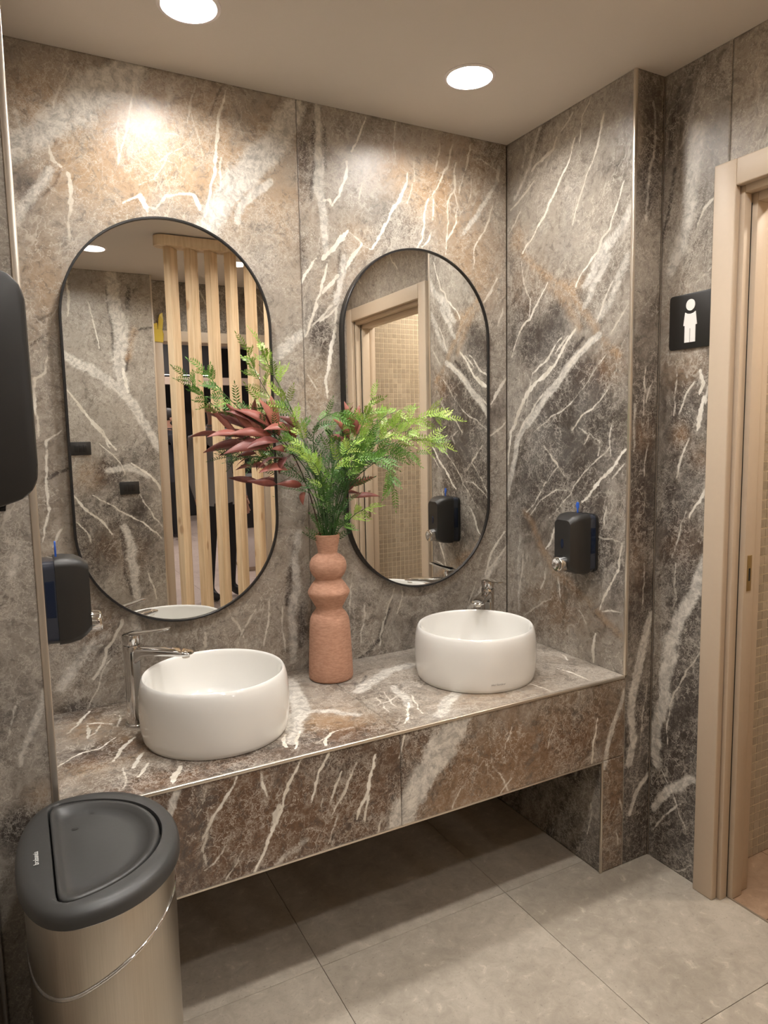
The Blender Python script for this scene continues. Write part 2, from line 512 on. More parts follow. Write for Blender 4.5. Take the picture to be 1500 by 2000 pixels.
# ------------------------------------------------------------------ marble slabs with drawn veins
# v = white vein, b = cloudy pale band, d = dark streak, w = warm streak:  (kind, half width px, strength, points)
# D / W / B = dark, warm, pale patch:  (kind, x, y, rx, ry, strength)
STROKES = {
 'back': [
  ('b', 34, .85, [(262,128),(200,160),(140,220),(80,255),(18,290)]),
  ('b', 15, .8, [(96,332),(52,400),(28,436)]), ('b', 10, .6, [(20,300),(40,250),(30,215)]),
  ('b', 27, 1.25, [(578,215),(545,270),(520,300),(480,340),(450,372),(432,400),(408,444),(398,460)]),
  ('b', 9, 1.1, [(528,356),(472,400),(464,432)]),
  ('v', 2.6, .95, [(440,176),(426,228),(422,284),(420,340),(408,388),(400,424)]),
  ('v', 1.4, .8, [(262,160),(256,204),(248,252),(236,296),(230,324)]), ('v', 1.0, .6, [(230,232),(228,268),(232,300),(228,324)]),
  ('v', 4.5, .9, [(130,336),(138,368),(138,412)]), ('v', 3, .8, [(96,284),(102,312),(120,326)]),
  ('v', 1.8, .6, [(134,132),(116,172),(104,212)]), ('v', 2, .6, [(137,412),(136,470)]),
  ('v', 2.2, .85, [(240,396),(276,380),(280,400),(304,408),(324,382),(352,378),(380,380),(386,404)]),
  ('v', 5, .9, [(272,380),(288,412)]), ('v', 4, .85, [(380,384),(390,410)]),
  ('v', 1.0, .6, [(276,256),(304,260),(352,264)]), ('v', 1.0, .6, [(362,284),(312,316)]),
  ('v', 1.6, .7, [(432,308),(430,372)]), ('d', 3, .8, [(436,168),(420,200),(410,225)]),
  ('d', 3, .6, [(300,272),(275,292),(250,318),(236,326)]), ('d', 3, .7, [(118,330),(108,360),(82,384)]),
  ('v', 1.0, .5, [(360,190),(378,240),(395,300),(398,330)]), ('v', 1, .5, [(450,250),(490,262),(520,264)]),
  ('v', 1, .5, [(380,150),(372,200),(366,240)]), ('v', 1, .5, [(330,300),(300,350),(270,362)]),
  ('v', 2.2, .9, [(93,694),(88,728),(67,740),(67,775),(74,821),(76,852)]),
  ('v', 2.2, .8, [(121,840),(90,861),(91,914),(93,976),(90,1023),(82,1063)]), ('v', 2.2, .7, [(124,1029),(102,1069)]),
  ('d', 4, 1, [(136,914),(110,925),(87,939)]), ('d', 3, .7, [(100,612),(70,630)]), ('d', 3, .7, [(95,650),(60,676)]),
  ('b', 12, 1, [(594,650),(558,681),(523,712)]), ('v', 1.4, .6, [(527,1168),(523,1223),(515,1262)]), ('v', 1.3, .6, [(551,1184),(558,1274)]),
  ('b', 11, .8, [(586,1040),(574,1100),(580,1150),(568,1200),(572,1290)]), ('d', 7, .9, [(574,1060),(566,1120),(562,1180)]), ('d', 8, .8, [(592,1180),(588,1260)]),
  ('b', 18, .7, [(205,1240),(160,1290),(118,1345)]), ('b', 12, .7, [(262,1205),(272,1250)]), ('v', 3, .7, [(400,1235),(402,1262)]),
  ('v', 1.3, .6, [(440,1180),(470,1230),(480,1270)]), ('v', 1.4, .6, [(500,1190),(470,1240),(462,1262)]),
  ('D', 150, 1382, 40, 16, .9), ('D', 215, 1268, 16, 12, .8), ('D', 190, 1225, 60, 60, .5), ('W', 195, 1225, 40, 40, .6),
  ('v', 1.8, .95, [(715,227),(704,259),(686,297)]), ('v', 2.6, 1, [(677,315),(673,353),(663,382),(649,401)]),
  ('v', 2.8, 1, [(796,338),(795,356),(780,391),(759,429),(742,459),(727,487)]), ('v', 1.6, .8, [(727,487),(707,479),(683,453)]),
  ('v', 3, 1, [(707,476),(686,503),(676,526)]), ('v', 5, .95, [(680,450),(660,473),(639,497),(630,506)]),
  ('v', 2.4, .9, [(619,504),(604,526),(589,553)]), ('v', 2.4, .9, [(639,514),(633,544),(619,585),(604,638)]),
  ('v', 3.5, .9, [(660,538),(636,564),(630,573)]), ('v', 1.7, .8, [(663,591),(625,629)]), ('v', 2, .8, [(657,602),(654,632)]),
  ('b', 9, 1, [(622,203),(623,253),(625,321),(620,371),(633,429),(637,490)]), ('d', 6, .9, [(612,240),(614,330),(608,390)]), ('d', 5, .7, [(634,250),(636,330)]),
  ('b', 9, .8, [(672,500),(668,540),(655,590)]), ('d', 5, .8, [(664,490),(660,540),(648,580)]),
  ('v', 3, .85, [(633,391),(645,391),(648,403)]), ('v', 1.1, .6, [(773,239),(768,283),(771,315)]), ('v', 1.1, .6, [(809,318),(809,353),(795,397)]),
  ('v', 2.2, 1, [(837,388),(828,429),(825,467),(814,485)]), ('v', 1.7, 1, [(842,453),(824,482)]), ('v', 1.3, .8, [(846,385),(845,429)]),
  ('v', 1.8, .75, [(884,283),(877,315),(859,356),(842,385)]), ('v', 1.4, .8, [(891,318),(889,368),(874,397),(874,444),(871,500)]),
  ('v', 1.4, .8, [(889,344),(894,403),(891,435),(874,467)]), ('v', 1.2, .7, [(905,341),(897,385)]), ('v', 1.5, .8, [(919,280),(909,333)]),
  ('v', 1.1, .6, [(921,347),(915,397)]), ('b', 6, .9, [(975,327),(971,353),(947,397),(906,456)]), ('v', 1.4, .7, [(962,403),(947,450),(927,482),(924,526)]),
  ('v', 1.0, .6, [(912,303),(941,312),(974,335)]), ('v', 2, .7, [(971,544),(944,591)]), ('v', 1.5, .7, [(982,602),(971,638)]),
  ('v', 1.2, .7, [(859,280),(850,335)]), ('v', 1.0, .6, [(700,390),(706,365)]),
  ('v', 3, .8, [(990,738),(972,765),(958,790)]), ('v', 2, .7, [(988,824),(957,851)]), ('v', 2, .8, [(986,1038),(960,1079),(947,1123)]),
  ('v', 2, .6, [(990,1065),(955,1110)]), ('v', 1.3, .5, [(930,1135),(915,1180)]), ('b', 8, .7, [(975,1090),(940,1150),(915,1190)]),
  ('v', 2.2, .9, [(617,591),(597,657)]), ('v', 1.6, .7, [(660,591),(609,638)]), ('v', 3.6, .95, [(656,638),(646,689),(636,743),(640,778)]),
  ('v', 1.0, .6, [(601,732),(621,763)]), ('v', 1.2, .5, [(687,1114),(683,1200)]), ('v', 1.6, .6, [(770,1150),(748,1220),(742,1260)]), ('v', 1.4, .6, [(785,1150),(775,1200)]),
  ('v', 1.4, .5, [(712,1180),(705,1255)]), ('d', 5, .8, [(760,1190),(740,1250),(700,1290)]),
  ('W', 310, 300, 170, 105, 1.0), ('W', 180, 350, 90, 70, .8), ('W', 60, 180, 50, 60, .6), ('W', 470, 300, 110, 100, .55), ('W', 540, 420, 70, 60, .5), ('W', 90, 560, 60, 80, .5),
  ('W', 840, 365, 45, 50, 1.2), ('W', 905, 430, 70, 100, .75), ('W', 920, 290, 60, 40, .4), ('W', 930, 560, 60, 60, .7), ('W', 700, 470, 30, 40, .7), ('W', 670, 560, 60, 40, .6), ('W', 770, 330, 40, 50, .6), ('W', 620, 770, 40, 60, .5),
  ('D', 50, 360, 26, 34, .7), ('D', 592, 300, 16, 80, .6), ('D', 590, 480, 12, 60, .5), ('D', 620, 650, 30, 45, .9), ('D', 690, 250, 70, 30, .35), ('D', 760, 410, 30, 25, .5), ('D', 960, 300, 40, 30, .4),
  ('D', 970, 700, 30, 90, .35), ('D', 960, 950, 40, 150, .35), ('D', 700, 1200, 200, 90, .22), ('D', 330, 1260, 200, 60, .25), ('D', 90, 950, 50, 200, .2), ('D', 780, 450, 60, 30, .4),  # broad low D patches paint in the lower wall's weaker light
  ('B', 225, 170, 70, 36, .5), ('B', 330, 180, 60, 40, .35), ('B', 700, 370, 90, 60, .25),
 ],
 'right': [
  ('v', 2.6, 1, [(1122,271),(1108,323),(1084,375),(1064,421),(1038,468),(1021,494)]), ('v', 2.6, .8, [(1180,221),(1171,265),(1157,317)]),
  ('v', 1.6, .75, [(1154,323),(1139,366),(1125,410),(1118,439)]), ('v', 2, .6, [(1119,219),(1096,256)]), ('v', 2.8, .75, [(1087,268),(1081,291),(1052,317),(1038,334)]),
  ('v', 2, .75, [(1044,352),(1018,387),(997,410)]), ('b', 8, .7, [(1055,250),(1035,323),(1006,387)]), ('b', 6, .6, [(1026,262),(1020,330)]), ('v', 1.6, .6, [(1018,410),(995,456)]),
  ('v', 2.4, .85, [(1220,352),(1206,398),(1192,445),(1168,491),(1142,526),(1125,560)]), ('b', 13, 1, [(1237,395),(1212,447),(1183,485),(1160,530),(1140,560)]),
  ('b', 11, .9, [(1190,500),(1160,555),(1142,600)]), ('v', 2, .6, [(1197,549),(1177,595),(1165,630)]), ('v', 1.6, .6, [(1226,595),(1194,650)]), ('b', 14, .7, [(1225,500),(1200,570),(1170,620)]),
  ('v', 1.4, .7, [(1019,511),(1023,549),(1036,584),(1033,620)]), ('v', 2, .9, [(1070,552),(1050,592),(1035,624),(1012,656),(1000,697)]),
  ('w', 9, .9, [(1021,497),(1067,540),(1119,572),(1142,610),(1165,650),(1209,694)]), ('w', 14, .8, [(1075,560),(1110,590),(1130,640)]),
  ('v', 4, .95, [(1124,643),(1086,708),(1052,742),(1015,800),(997,844),(992,905)]), ('b', 9, 1.2, [(1171,654),(1130,691),(1103,725),(1069,769),(1039,817),(1010,861),(1006,898),(993,963)]),
  ('v', 2, .8, [(1160,660),(1125,695),(1110,716)]), ('v', 1.8, .8, [(1096,660),(1042,728)]), ('v', 1.6, .8, [(1110,655),(1085,690)]), ('d', 5, .9, [(1140,660),(1100,710),(1050,770)]),
  ('v', 2, .7, [(1060,770),(1035,810),(1012,850)]), ('v', 1.0, .7, [(1185,691),(1042,844)]), ('v', 1.4, .8, [(1188,759),(1117,841)]), ('v', 1.1, .75, [(1192,871),(1103,977),(1073,1011)]),
  ('v', 1.0, .7, [(1110,956),(1035,1007)]), ('v', 1.0, .7, [(1090,912),(1028,1000)]), ('v', 3.4, .95, [(1222,878),(1198,912),(1171,939),(1137,980)]), ('v', 1.6, .7, [(1220,905),(1196,935)]),
  ('v', 2.2, .75, [(1093,1017),(1066,1072)]), ('v', 2.2, .85, [(1215,1065),(1202,1123),(1171,1191)]), ('v', 1.2, .7, [(1175,1194),(1215,1196)]), ('v', 2.8, .8, [(1163,1238),(1159,1293)]),
  ('w', 10, .7, [(1025,1000),(1052,1055),(1083,1116),(1117,1143),(1158,1191),(1212,1242)]), ('d', 2, .7, [(1083,1120),(1117,1147),(1158,1196),(1212,1248)]),
  ('v', 1.6, .6, [(1022,1075),(1015,1150)]), ('v', 1.6, .65, [(1066,1109),(1056,1150)]), ('v', 1.2, .6, [(1076,1170),(1025,1201)]), ('v', 1.5, .7, [(1185,990),(1181,1031)]), ('b', 7, .6, [(1016,1050),(1014,1190)]),
  ('v', 1.5, .8, [(1062,870),(1078,895),(1095,918),(1102,930)]), ('v', 1.3, .7, [(1130,835),(1150,850),(1140,870)]), ('v', 1.3, .7, [(1150,845),(1172,862),(1168,890)]), ('v', 1.2, .7, [(1195,830),(1190,860),(1193,890)]),
  ('v', 1.1, .6, [(1160,1045),(1200,1055),(1216,1062)]), ('v', 1.1, .6, [(1090,1130),(1095,1180)]), ('v', 1.2, .6, [(1130,1190),(1145,1220)]),
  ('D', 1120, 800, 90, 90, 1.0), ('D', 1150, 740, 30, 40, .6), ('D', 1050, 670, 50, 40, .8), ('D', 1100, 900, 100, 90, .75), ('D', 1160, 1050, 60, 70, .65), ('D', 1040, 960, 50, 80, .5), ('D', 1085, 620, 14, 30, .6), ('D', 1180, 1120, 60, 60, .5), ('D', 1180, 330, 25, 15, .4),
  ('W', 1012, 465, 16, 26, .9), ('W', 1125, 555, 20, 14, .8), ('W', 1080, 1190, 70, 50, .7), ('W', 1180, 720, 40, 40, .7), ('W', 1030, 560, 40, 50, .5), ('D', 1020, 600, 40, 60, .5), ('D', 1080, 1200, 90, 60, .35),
  ('B', 1060, 440, 30, 30, .35), ('B', 1130, 500, 40, 30, .3), ('B', 1200, 250, 50, 60, .3),
 ],
 'sign': [
  ('v', 4, .95, [(1368,722),(1374,750),(1366,770)]), ('v', 4.5, .95, [(1375,775),(1368,805),(1362,840)]), ('v', 3, .85, [(1390,740),(1378,788)]), ('v', 1.4, .8, [(1322,715),(1318,770),(1316,812)]), ('v', 1.6, .8, [(1358,744),(1326,808)]),
  ('v', 1.8, .8, [(1346,856),(1332,890),(1322,932)]), ('v', 2.4, .9, [(1386,936),(1366,980),(1346,1012)]), ('v', 1.2, .6, [(1340,1000),(1312,1090)]), ('v', 1.2, .6, [(1320,1100),(1314,1190)]),
  ('b', 18, 1, [(1380,1090),(1360,1150),(1320,1230),(1298,1318),(1288,1400),(1282,1488)]), ('b', 10, 1, [(1353,1522),(1304,1544),(1276,1577)]), ('v', 1.4, .7, [(1367,1274),(1340,1310),(1315,1356),(1304,1455)]),
  ('b', 20, 1, [(1362,250),(1355,330),(1345,420),(1330,480),(1311,526)]), ('v', 2.6, .7, [(1405,375),(1376,406),(1362,440)]), ('d', 7, .9, [(1318,330),(1306,420),(1292,480)]), ('d', 6, .9, [(1375,400),(1360,440)]), ('d', 8, .8, [(1330,170),(1312,260),(1310,300)]),
  ('v', 1.4, .5, [(1398,510),(1360,552)]), ('b', 7, .5, [(1304,690),(1330,686),(1352,700)]), ('v', 1.2, .6, [(1290,1500),(1340,1620)]), ('v', 1.3, .6, [(1275,1620),(1330,1570)]), ('v', 1.2, .6, [(1300,1700),(1350,1690)]),
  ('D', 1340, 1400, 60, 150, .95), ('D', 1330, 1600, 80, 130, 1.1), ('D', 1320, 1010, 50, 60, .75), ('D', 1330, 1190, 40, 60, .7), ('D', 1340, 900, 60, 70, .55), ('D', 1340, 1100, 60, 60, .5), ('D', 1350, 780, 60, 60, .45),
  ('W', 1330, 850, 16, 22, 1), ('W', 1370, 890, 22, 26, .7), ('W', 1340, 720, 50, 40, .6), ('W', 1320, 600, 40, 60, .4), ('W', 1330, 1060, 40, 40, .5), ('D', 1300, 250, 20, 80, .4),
 ],
 'return': [
  ('v', 1.4, .8, [(1262,715),(1260,760),(1257,812)]), ('v', 1.4, .7, [(1275,745),(1262,790)]), ('b', 12, 1, [(1272,1200),(1255,1270),(1240,1340),(1233,1400),(1230,1490)]), ('b', 6, 1, [(1268,1510),(1244,1545),(1230,1590)]),
  ('v', 1.2, .6, [(1264,1330),(1254,1400),(1250,1470)]), ('b', 6, .6, [(1276,200),(1270,330),(1262,430)]), ('v', 1.3, .6, [(1258,1100),(1255,1180)]), ('b', 5, .6, [(1240,790),(1238,880)]), ('v', 1.2, .6, [(1266,870),(1258,930)]),
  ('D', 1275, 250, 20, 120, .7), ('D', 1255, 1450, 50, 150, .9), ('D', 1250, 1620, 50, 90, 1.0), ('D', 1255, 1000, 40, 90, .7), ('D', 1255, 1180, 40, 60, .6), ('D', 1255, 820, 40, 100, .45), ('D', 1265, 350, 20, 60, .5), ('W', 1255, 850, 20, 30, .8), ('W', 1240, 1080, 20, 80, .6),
 ],
 'top': [
  ('v', 2.6, .95, [(175,1389),(163,1402),(151,1417)]), ('v', 2.2, .95, [(170,1414),(195,1412),(221,1414)]), ('v', 2.6, .95, [(170,1417),(174,1428),(172,1442)]), ('v', 1.6, .9, [(200,1412),(188,1430),(172,1440)]), ('v', 1.6, .9, [(150,1418),(130,1434)]),
  ('v', 2.2, 1, [(112,1498),(140,1480),(161,1470),(193,1463),(226,1440)]), ('v', 3.5, 1, [(263,1440),(245,1454),(232,1472),(221,1487)]), ('v', 3, 1, [(280,1470),(270,1482),(259,1501)]), ('v', 3, 1, [(289,1491),(280,1505),(270,1517)]),
  ('v', 4.5, .95, [(352,1496),(345,1510),(338,1530)]), ('v', 1.6, .9, [(225,1395),(236,1400),(230,1420)]), ('v', 1.5, .85, [(240,1500),(246,1520),(240,1540)]),
  ('b', 16, 1.3, [(562,1330),(580,1360),(590,1390),(576,1430)]), ('b', 12, 1.0, [(556,1400),(575,1425),(570,1450)]), ('v', 3, 1, [(557,1435),(560,1459)]), ('v', 2.4, 1, [(646,1432),(637,1456)]), ('v', 2.4, 1, [(585,1428),(576,1463)]), ('v', 1.3, .8, [(620,1450),(650,1430),(690,1420)]),
  ('b', 12, .8, [(600,1390),(650,1388),(700,1396)]), ('v', 2.2, 1, [(798,1372),(796,1390),(791,1412)]), ('b', 13, 1.2, [(895,1350),(875,1370),(858,1396)]), ('v', 2, .95, [(1087,1305),(1120,1315),(1153,1330)]), ('v', 1.4, .8, [(1036,1336),(1075,1350)]),
  ('b', 15, 1.1, [(700,1350),(730,1330),(756,1312),(803,1297)]), ('b', 10, 1, [(770,1340),(790,1360),(800,1380)]), ('v', 1.4, .9, [(803,1356),(815,1375),(826,1393)]), ('v', 1.0, .8, [(730,1380),(760,1370),(790,1350)]), ('v', 1.0, .8, [(735,1362),(760,1390)]), ('v', 1.0, .8, [(750,1352),(775,1382)]),
  ('d', 5, 1, [(690,1330),(700,1345)]), ('d', 5, 1, [(715,1320),(700,1350)]), ('v', 1.2, .7, [(1090,1275),(1110,1290)]),
  ('D', 200, 1470, 90, 20, .8), ('D', 150, 1395, 60, 14, .5), ('D', 450, 1500, 250, 30, .75), ('D', 600, 1460, 100, 24, .6), ('D', 650, 1330, 30, 16, .4), ('D', 300, 1540, 120, 30, .6), ('D', 720, 1430, 60, 20, .4),
  ('W', 165, 1500, 60, 18, 1.2), ('W', 260, 1455, 40, 25, 1.1), ('W', 680, 1425, 70, 26, 1.1), ('W', 170, 1420, 50, 22, .9), ('W', 640, 1400, 50, 16, .8), ('W', 400, 1505, 160, 20, .7), ('W', 960, 1355, 120, 20, .45), ('W', 300, 1530, 100, 20, .6),
 ],
 'front': [
  ('v', 2.2, .9, [(463,1517),(446,1550),(430,1577),(412,1605),(397,1637)]), ('v', 1.3, .7, [(403,1537),(383,1597)]), ('v', 2.4, .95, [(510,1503),(512,1530),(522,1556)]),
  ('v', 3, 1, [(590,1480),(570,1520),(557,1550),(545,1590),(532,1620),(517,1663),(497,1703)]), ('v', 5, .8, [(545,1575),(536,1605)]), ('v', 2.6, .95, [(643,1470),(622,1508),(617,1530),(608,1568)]), ('v', 2, .9, [(667,1507),(655,1535),(645,1568)]),
  ('v', 1.9, .9, [(697,1490),(680,1530),(668,1557),(648,1592)]), ('v', 2.6, 1, [(733,1473),(722,1520),(717,1550),(697,1600)]), ('v', 2.4, 1, [(723,1550),(715,1580),(713,1606)]), ('v', 1.2, .8, [(684,1505),(665,1570)]), ('v', 1.2, .7, [(630,1560),(622,1600)]), ('v', 1.1, .7, [(660,1590),(640,1650)]), ('v', 1.1, .7, [(445,1640),(400,1700)]), ('v', 1.1, .7, [(475,1660),(440,1720)]), ('v', 1.2, .7, [(745,1600),(738,1630)]),
  ('b', 9, 1.1, [(350,1530),(340,1560),(332,1592)]), ('v', 1.4, .7, [(405,1610),(395,1660),(404,1690)]), ('b', 10, .5, [(600,1640),(560,1670),(540,1690)]),
  ('b', 27, 1.35, [(905,1400),(875,1440),(850,1483),(820,1530),(795,1575),(780,1620)]), ('b', 12, .8, [(870,1420),(885,1470),(850,1510)]), ('v', 2, .9, [(790,1437),(786,1455),(780,1480)]), ('v', 2, .9, [(1167,1403),(1164,1430),(1158,1455),(1156,1490)]),
  ('b', 8, .8, [(1222,1345),(1200,1410),(1186,1460),(1180,1500)]), ('v', 1.2, .7, [(1083,1417),(1070,1463)]), ('v', 1.1, .6, [(960,1480),(990,1540),(1000,1560)]), ('v', 1.1, .6, [(1000,1420),(985,1480)]), ('v', 1.0, .6, [(1000,1520),(960,1570)]), ('v', 1.0, .6, [(900,1540),(880,1590)]),
  ('v', 1.4, .7, [(1210,1560),(1216,1590)]), ('v', 1.4, .7, [(1203,1625),(1207,1650)]),
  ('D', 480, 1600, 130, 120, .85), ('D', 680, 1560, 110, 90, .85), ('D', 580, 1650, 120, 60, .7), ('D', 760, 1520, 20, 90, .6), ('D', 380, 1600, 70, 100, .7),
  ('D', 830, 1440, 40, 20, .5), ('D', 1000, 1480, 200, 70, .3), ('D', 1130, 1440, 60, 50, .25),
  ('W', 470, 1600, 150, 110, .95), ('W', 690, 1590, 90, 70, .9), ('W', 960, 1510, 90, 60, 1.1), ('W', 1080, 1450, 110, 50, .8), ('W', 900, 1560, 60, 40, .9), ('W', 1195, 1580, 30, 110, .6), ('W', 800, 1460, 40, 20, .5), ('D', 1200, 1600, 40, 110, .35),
 ],
 'left': [
  ('b', 9, .9, [(88,1350),(71,1404),(53,1447),(40,1495)]), ('v', 1.5, .5, [(30,1380),(12,1450)]), ('b', 12, .5, [(40,1060),(20,1130)]), ('b', 8, .5, [(90,1160),(70,1210)]), ('D', 30, 1620, 70, 50, .8), ('W', 80, 1555, 30, 30, .6), ('D', 10, 1330, 40, 60, .3),  # lowest D patch paints in the shade by the bin and wall corner
 ],
 'rear': [
  ('b', 12, 1.1, [(217,535),(223,589),(237,652),(231,694),(246,761)]), ('d', 4, .9, [(208,560),(215,620),(222,690),(228,720)]), ('d', 5, .9, [(250,560),(248,600)]), ('w', 8, 1.2, [(262,645),(252,665),(248,700)]), ('d', 3, .8, [(300,640),(265,645),(250,680),(240,740)]), ('v', 2.6, .9, [(240,720),(246,745),(250,766)]),
  ('v', 2, .8, [(130,539),(134,580),(132,618)]), ('v', 1.2, .7, [(172,590),(185,640),(194,680)]), ('b', 10, 1.2, [(120,690),(150,710),(177,719),(219,749),(261,791),(298,854),(315,880)]), ('v', 2.4, .9, [(126,757),(164,803),(206,854),(227,879)]), ('v', 1.6, .8, [(150,790),(200,840),(214,875)]),
  ('v', 2.2, .9, [(143,967),(181,1005),(219,1043)]), ('v', 2, .9, [(256,904),(282,921),(315,959)]), ('b', 8, .9, [(210,920),(250,912),(290,930)]), ('b', 10, 1, [(244,1030),(258,1070),(262,1110),(269,1165)]), ('d', 4, .9, [(238,1030),(246,1090),(258,1160)]), ('v', 1.4, .85, [(181,967),(215,985),(248,1005),(280,1020),(315,1051)]), ('v', 1.5, .8, [(150,1020),(178,1060)]), ('v', 1.6, .7, [(290,1120),(306,1170)]), ('v', 1.3, .7, [(270,960),(300,1010),(318,1030)]),
  ('D', 215, 920, 30, 25, .9), ('D', 180, 1080, 80, 90, .7), ('D', 290, 1080, 40, 80, .6), ('D', 270, 880, 40, 40, .5), ('D', 250, 980, 60, 50, .5), ('W', 180, 930, 40, 30, .7), ('W', 260, 1090, 40, 40, .5), ('W', 200, 1060, 40, 40, .4), ('B', 200, 620, 120, 120, .22),
 ],
}


def rough_line(p, amp):
    """break a traced line into short irregular pieces"""
    p = [np.array(a, float) for a in p]
    for lev in range(4):
        q = [p[0]]
        for a, b in zip(p[:-1], p[1:]):
            L = np.linalg.norm(b - a)
            if L > 0.010:
                nrm = np.array([-(b - a)[1], (b - a)[0]]) / max(L, 1e-9)
                q.append((a + b) / 2 + nrm * rng.normal(0, amp) * L)
            q.append(b)
        p = q
    return np.array(p)


SLAB_STEP = 0.0045


def slab(name, O, U, V, lu, lv, parent, key=None, axis=1, val=0.0, mirrored=False, th=0.011, step=None, dark=0.0, warm=0.0, band=0.0, extra=0):
    """a stone panel: finely divided face carrying its vein drawing, with real edges"""
    step = step or SLAB_STEP
    O = np.array(O, float); U = np.array(U, float); V = np.array(V, float)
    nrm = np.cross(U, V)
    nu, nv = max(2, int(lu / step) + 1), max(2, int(lv / step) + 1)
    us, vs = np.linspace(0, lu, nu), np.linspace(0, lv, nv)
    gu, gv = np.meshgrid(us, vs, indexing='ij')
    vd = np.full(gu.shape, 0.06); vstr = np.zeros(gu.shape)
    mk = np.zeros(gu.shape + (4,)); mk[..., 0] = band; mk[..., 1] = dark; mk[..., 2] = warm; mk[..., 3] = 1

    def uv(px, py):
        p = at(px, py, axis, val, mirrored) - O
        return np.array([p @ U, p @ V])
    items = list(STROKES.get(key, []))
    for it in items:
        if it[0] in 'vbdw':
            kind, w, s, pts = it
            line = np.array([uv(*p) for p in pts])
            if line[:, 0].max() < -0.06 or line[:, 0].min() > lu + 0.06 or line[:, 1].max() < -0.06 or line[:, 1].min() > lv + 0.06: continue
            sc = min(np.linalg.norm(uv(pts[0][0], pts[0][1] + 10) - uv(*pts[0])), np.linalg.norm(uv(pts[0][0] + 10, pts[0][1]) - uv(*pts[0]))) / 10
            wm = w * min(sc, 0.0035)
            line = rough_line(line, 0.045 if kind == 'v' else 0.04)
            cum = np.concatenate([[0], np.cumsum(np.linalg.norm(np.diff(line, axis=0), axis=1))]); cum /= cum[-1]
            wv = wm * (0.55 + 0.45 * np.sin(np.pi * np.clip(cum, 0.04, 0.96))) * (1 + 0.35 * rng.normal(size=len(cum)).clip(-1.5, 1.5)) if kind == 'v' else wm * (0.8 + 0.2 * np.sin(np.pi * cum))
            for a, b, wa, wb in zip(line[:-1], line[1:], wv[:-1], wv[1:]):
                m = (0.03 + max(wa, wb)) if kind == 'v' else 2.4 * max(wa, wb) + 0.01
                i0, i1 = np.searchsorted(us, [min(a[0], b[0]) - m, max(a[0], b[0]) + m])
                j0, j1 = np.searchsorted(vs, [min(a[1], b[1]) - m, max(a[1], b[1]) + m])
                if i1 <= i0 or j1 <= j0: continue
                X, Y = gu[i0:i1, j0:j1], gv[i0:i1, j0:j1]
                dx, dy = b - a; L2 = dx * dx + dy * dy + 1e-12
                t = np.clip(((X - a[0]) * dx + (Y - a[1]) * dy) / L2, 0, 1)
                d = np.hypot(X - a[0] - t * dx, Y - a[1] - t * dy); ww = wa + (wb - wa) * t
                if kind == 'v':
                    sdf = d - ww
                    better = sdf < vd[i0:i1, j0:j1]
                    vd[i0:i1, j0:j1] = np.where(better, sdf, vd[i0:i1, j0:j1])
                    vstr[i0:i1, j0:j1] = np.where(better, s, vstr[i0:i1, j0:j1])
                else:
                    ch = {'b': 0, 'd': 1, 'w': 2}[kind]
                    val_ = s * np.exp(-(d / (ww * 1.05)) ** 2)
                    mk[i0:i1, j0:j1, ch] = np.maximum(mk[i0:i1, j0:j1, ch], val_)
        else:
            kind, x, y, rx, ry, s = it
            cc = uv(x, y); mu = np.linalg.norm(uv(x + rx, y) - cc); mv = np.linalg.norm(uv(x, y + ry) - cc)
            if not (np.isfinite(mu) and mu < 3 and mv < 3): continue
            a = s * np.exp(-(((gu - cc[0]) / mu) ** 2 + ((gv - cc[1]) / mv) ** 2))
            mk[..., {'B': 0, 'D': 1, 'W': 2}[kind]] += a
    # a few more white veins where the photograph does not reach
    for k in range(extra):
        c0 = np.array([rng.uniform(0, lu), rng.uniform(0, lv)]); an = rng.normal(1.05, 0.25); L = rng.uniform(0.1, 0.45)
        STROKE = np.array([c0, c0 + L * np.array([math.cos(an), math.sin(an)])])
        line = rough_line(STROKE, 0.07)
        w0 = rng.uniform(0.001, 0.004)
        for a, b in zip(line[:-1], line[1:]):
            d0 = b - a; L2 = d0 @ d0 + 1e-12
            t = np.clip(((gu - a[0]) * d0[0] + (gv - a[1]) * d0[1]) / L2, 0, 1)
            sdf = np.hypot(gu - a[0] - t * d0[0], gv - a[1] - t * d0[1]) - w0
            better = sdf < vd
            vd = np.where(better, sdf, vd); vstr = np.where(better, 0.8, vstr)
    n = nu * nv
    co = O + gu[..., None] * U + gv[..., None] * V
    co = co.reshape(-1, 3)
    bk = np.array([O, O + U * lu, O + U * lu + V * lv, O + V * lv]) - nrm * th
    verts = np.concatenate([co, bk])
    I = np.arange(n).reshape(nu, nv)
    quads = np.stack([I[:-1, :-1], I[1:, :-1], I[1:, 1:], I[:-1, 1:]], -1).reshape(-1, 4)
    nq = len(quads)
    cyc = [I[:, 0], I[-1, :], I[::-1, -1], I[0, ::-1]]
    rim = []
    for e, (a, b) in zip(cyc, ((0, 1), (1, 2), (2, 3), (3, 0))):
        rim.append([n + a, n + b] + [int(x) for x in e[::-1]])
    rim.append([n + 3, n + 2, n + 1, n])
    loops = np.concatenate([quads.ravel()] + [np.array(r) for r in rim]).astype(np.int32)
    tot = np.concatenate([np.full(nq, 4), [len(r) for r in rim]]).astype(np.int32)
    start = np.concatenate([[0], np.cumsum(tot)[:-1]]).astype(np.int32)
    me = bpy.data.meshes.new(name)
    me.vertices.add(len(verts)); me.vertices.foreach_set('co', verts.astype(np.float32).ravel())
    me.loops.add(len(loops)); me.loops.foreach_set('vertex_index', loops)
    me.polygons.add(len(tot)); me.polygons.foreach_set('loop_start', start); me.polygons.foreach_set('loop_total', tot)
    me.update(calc_edges=True); me.validate()
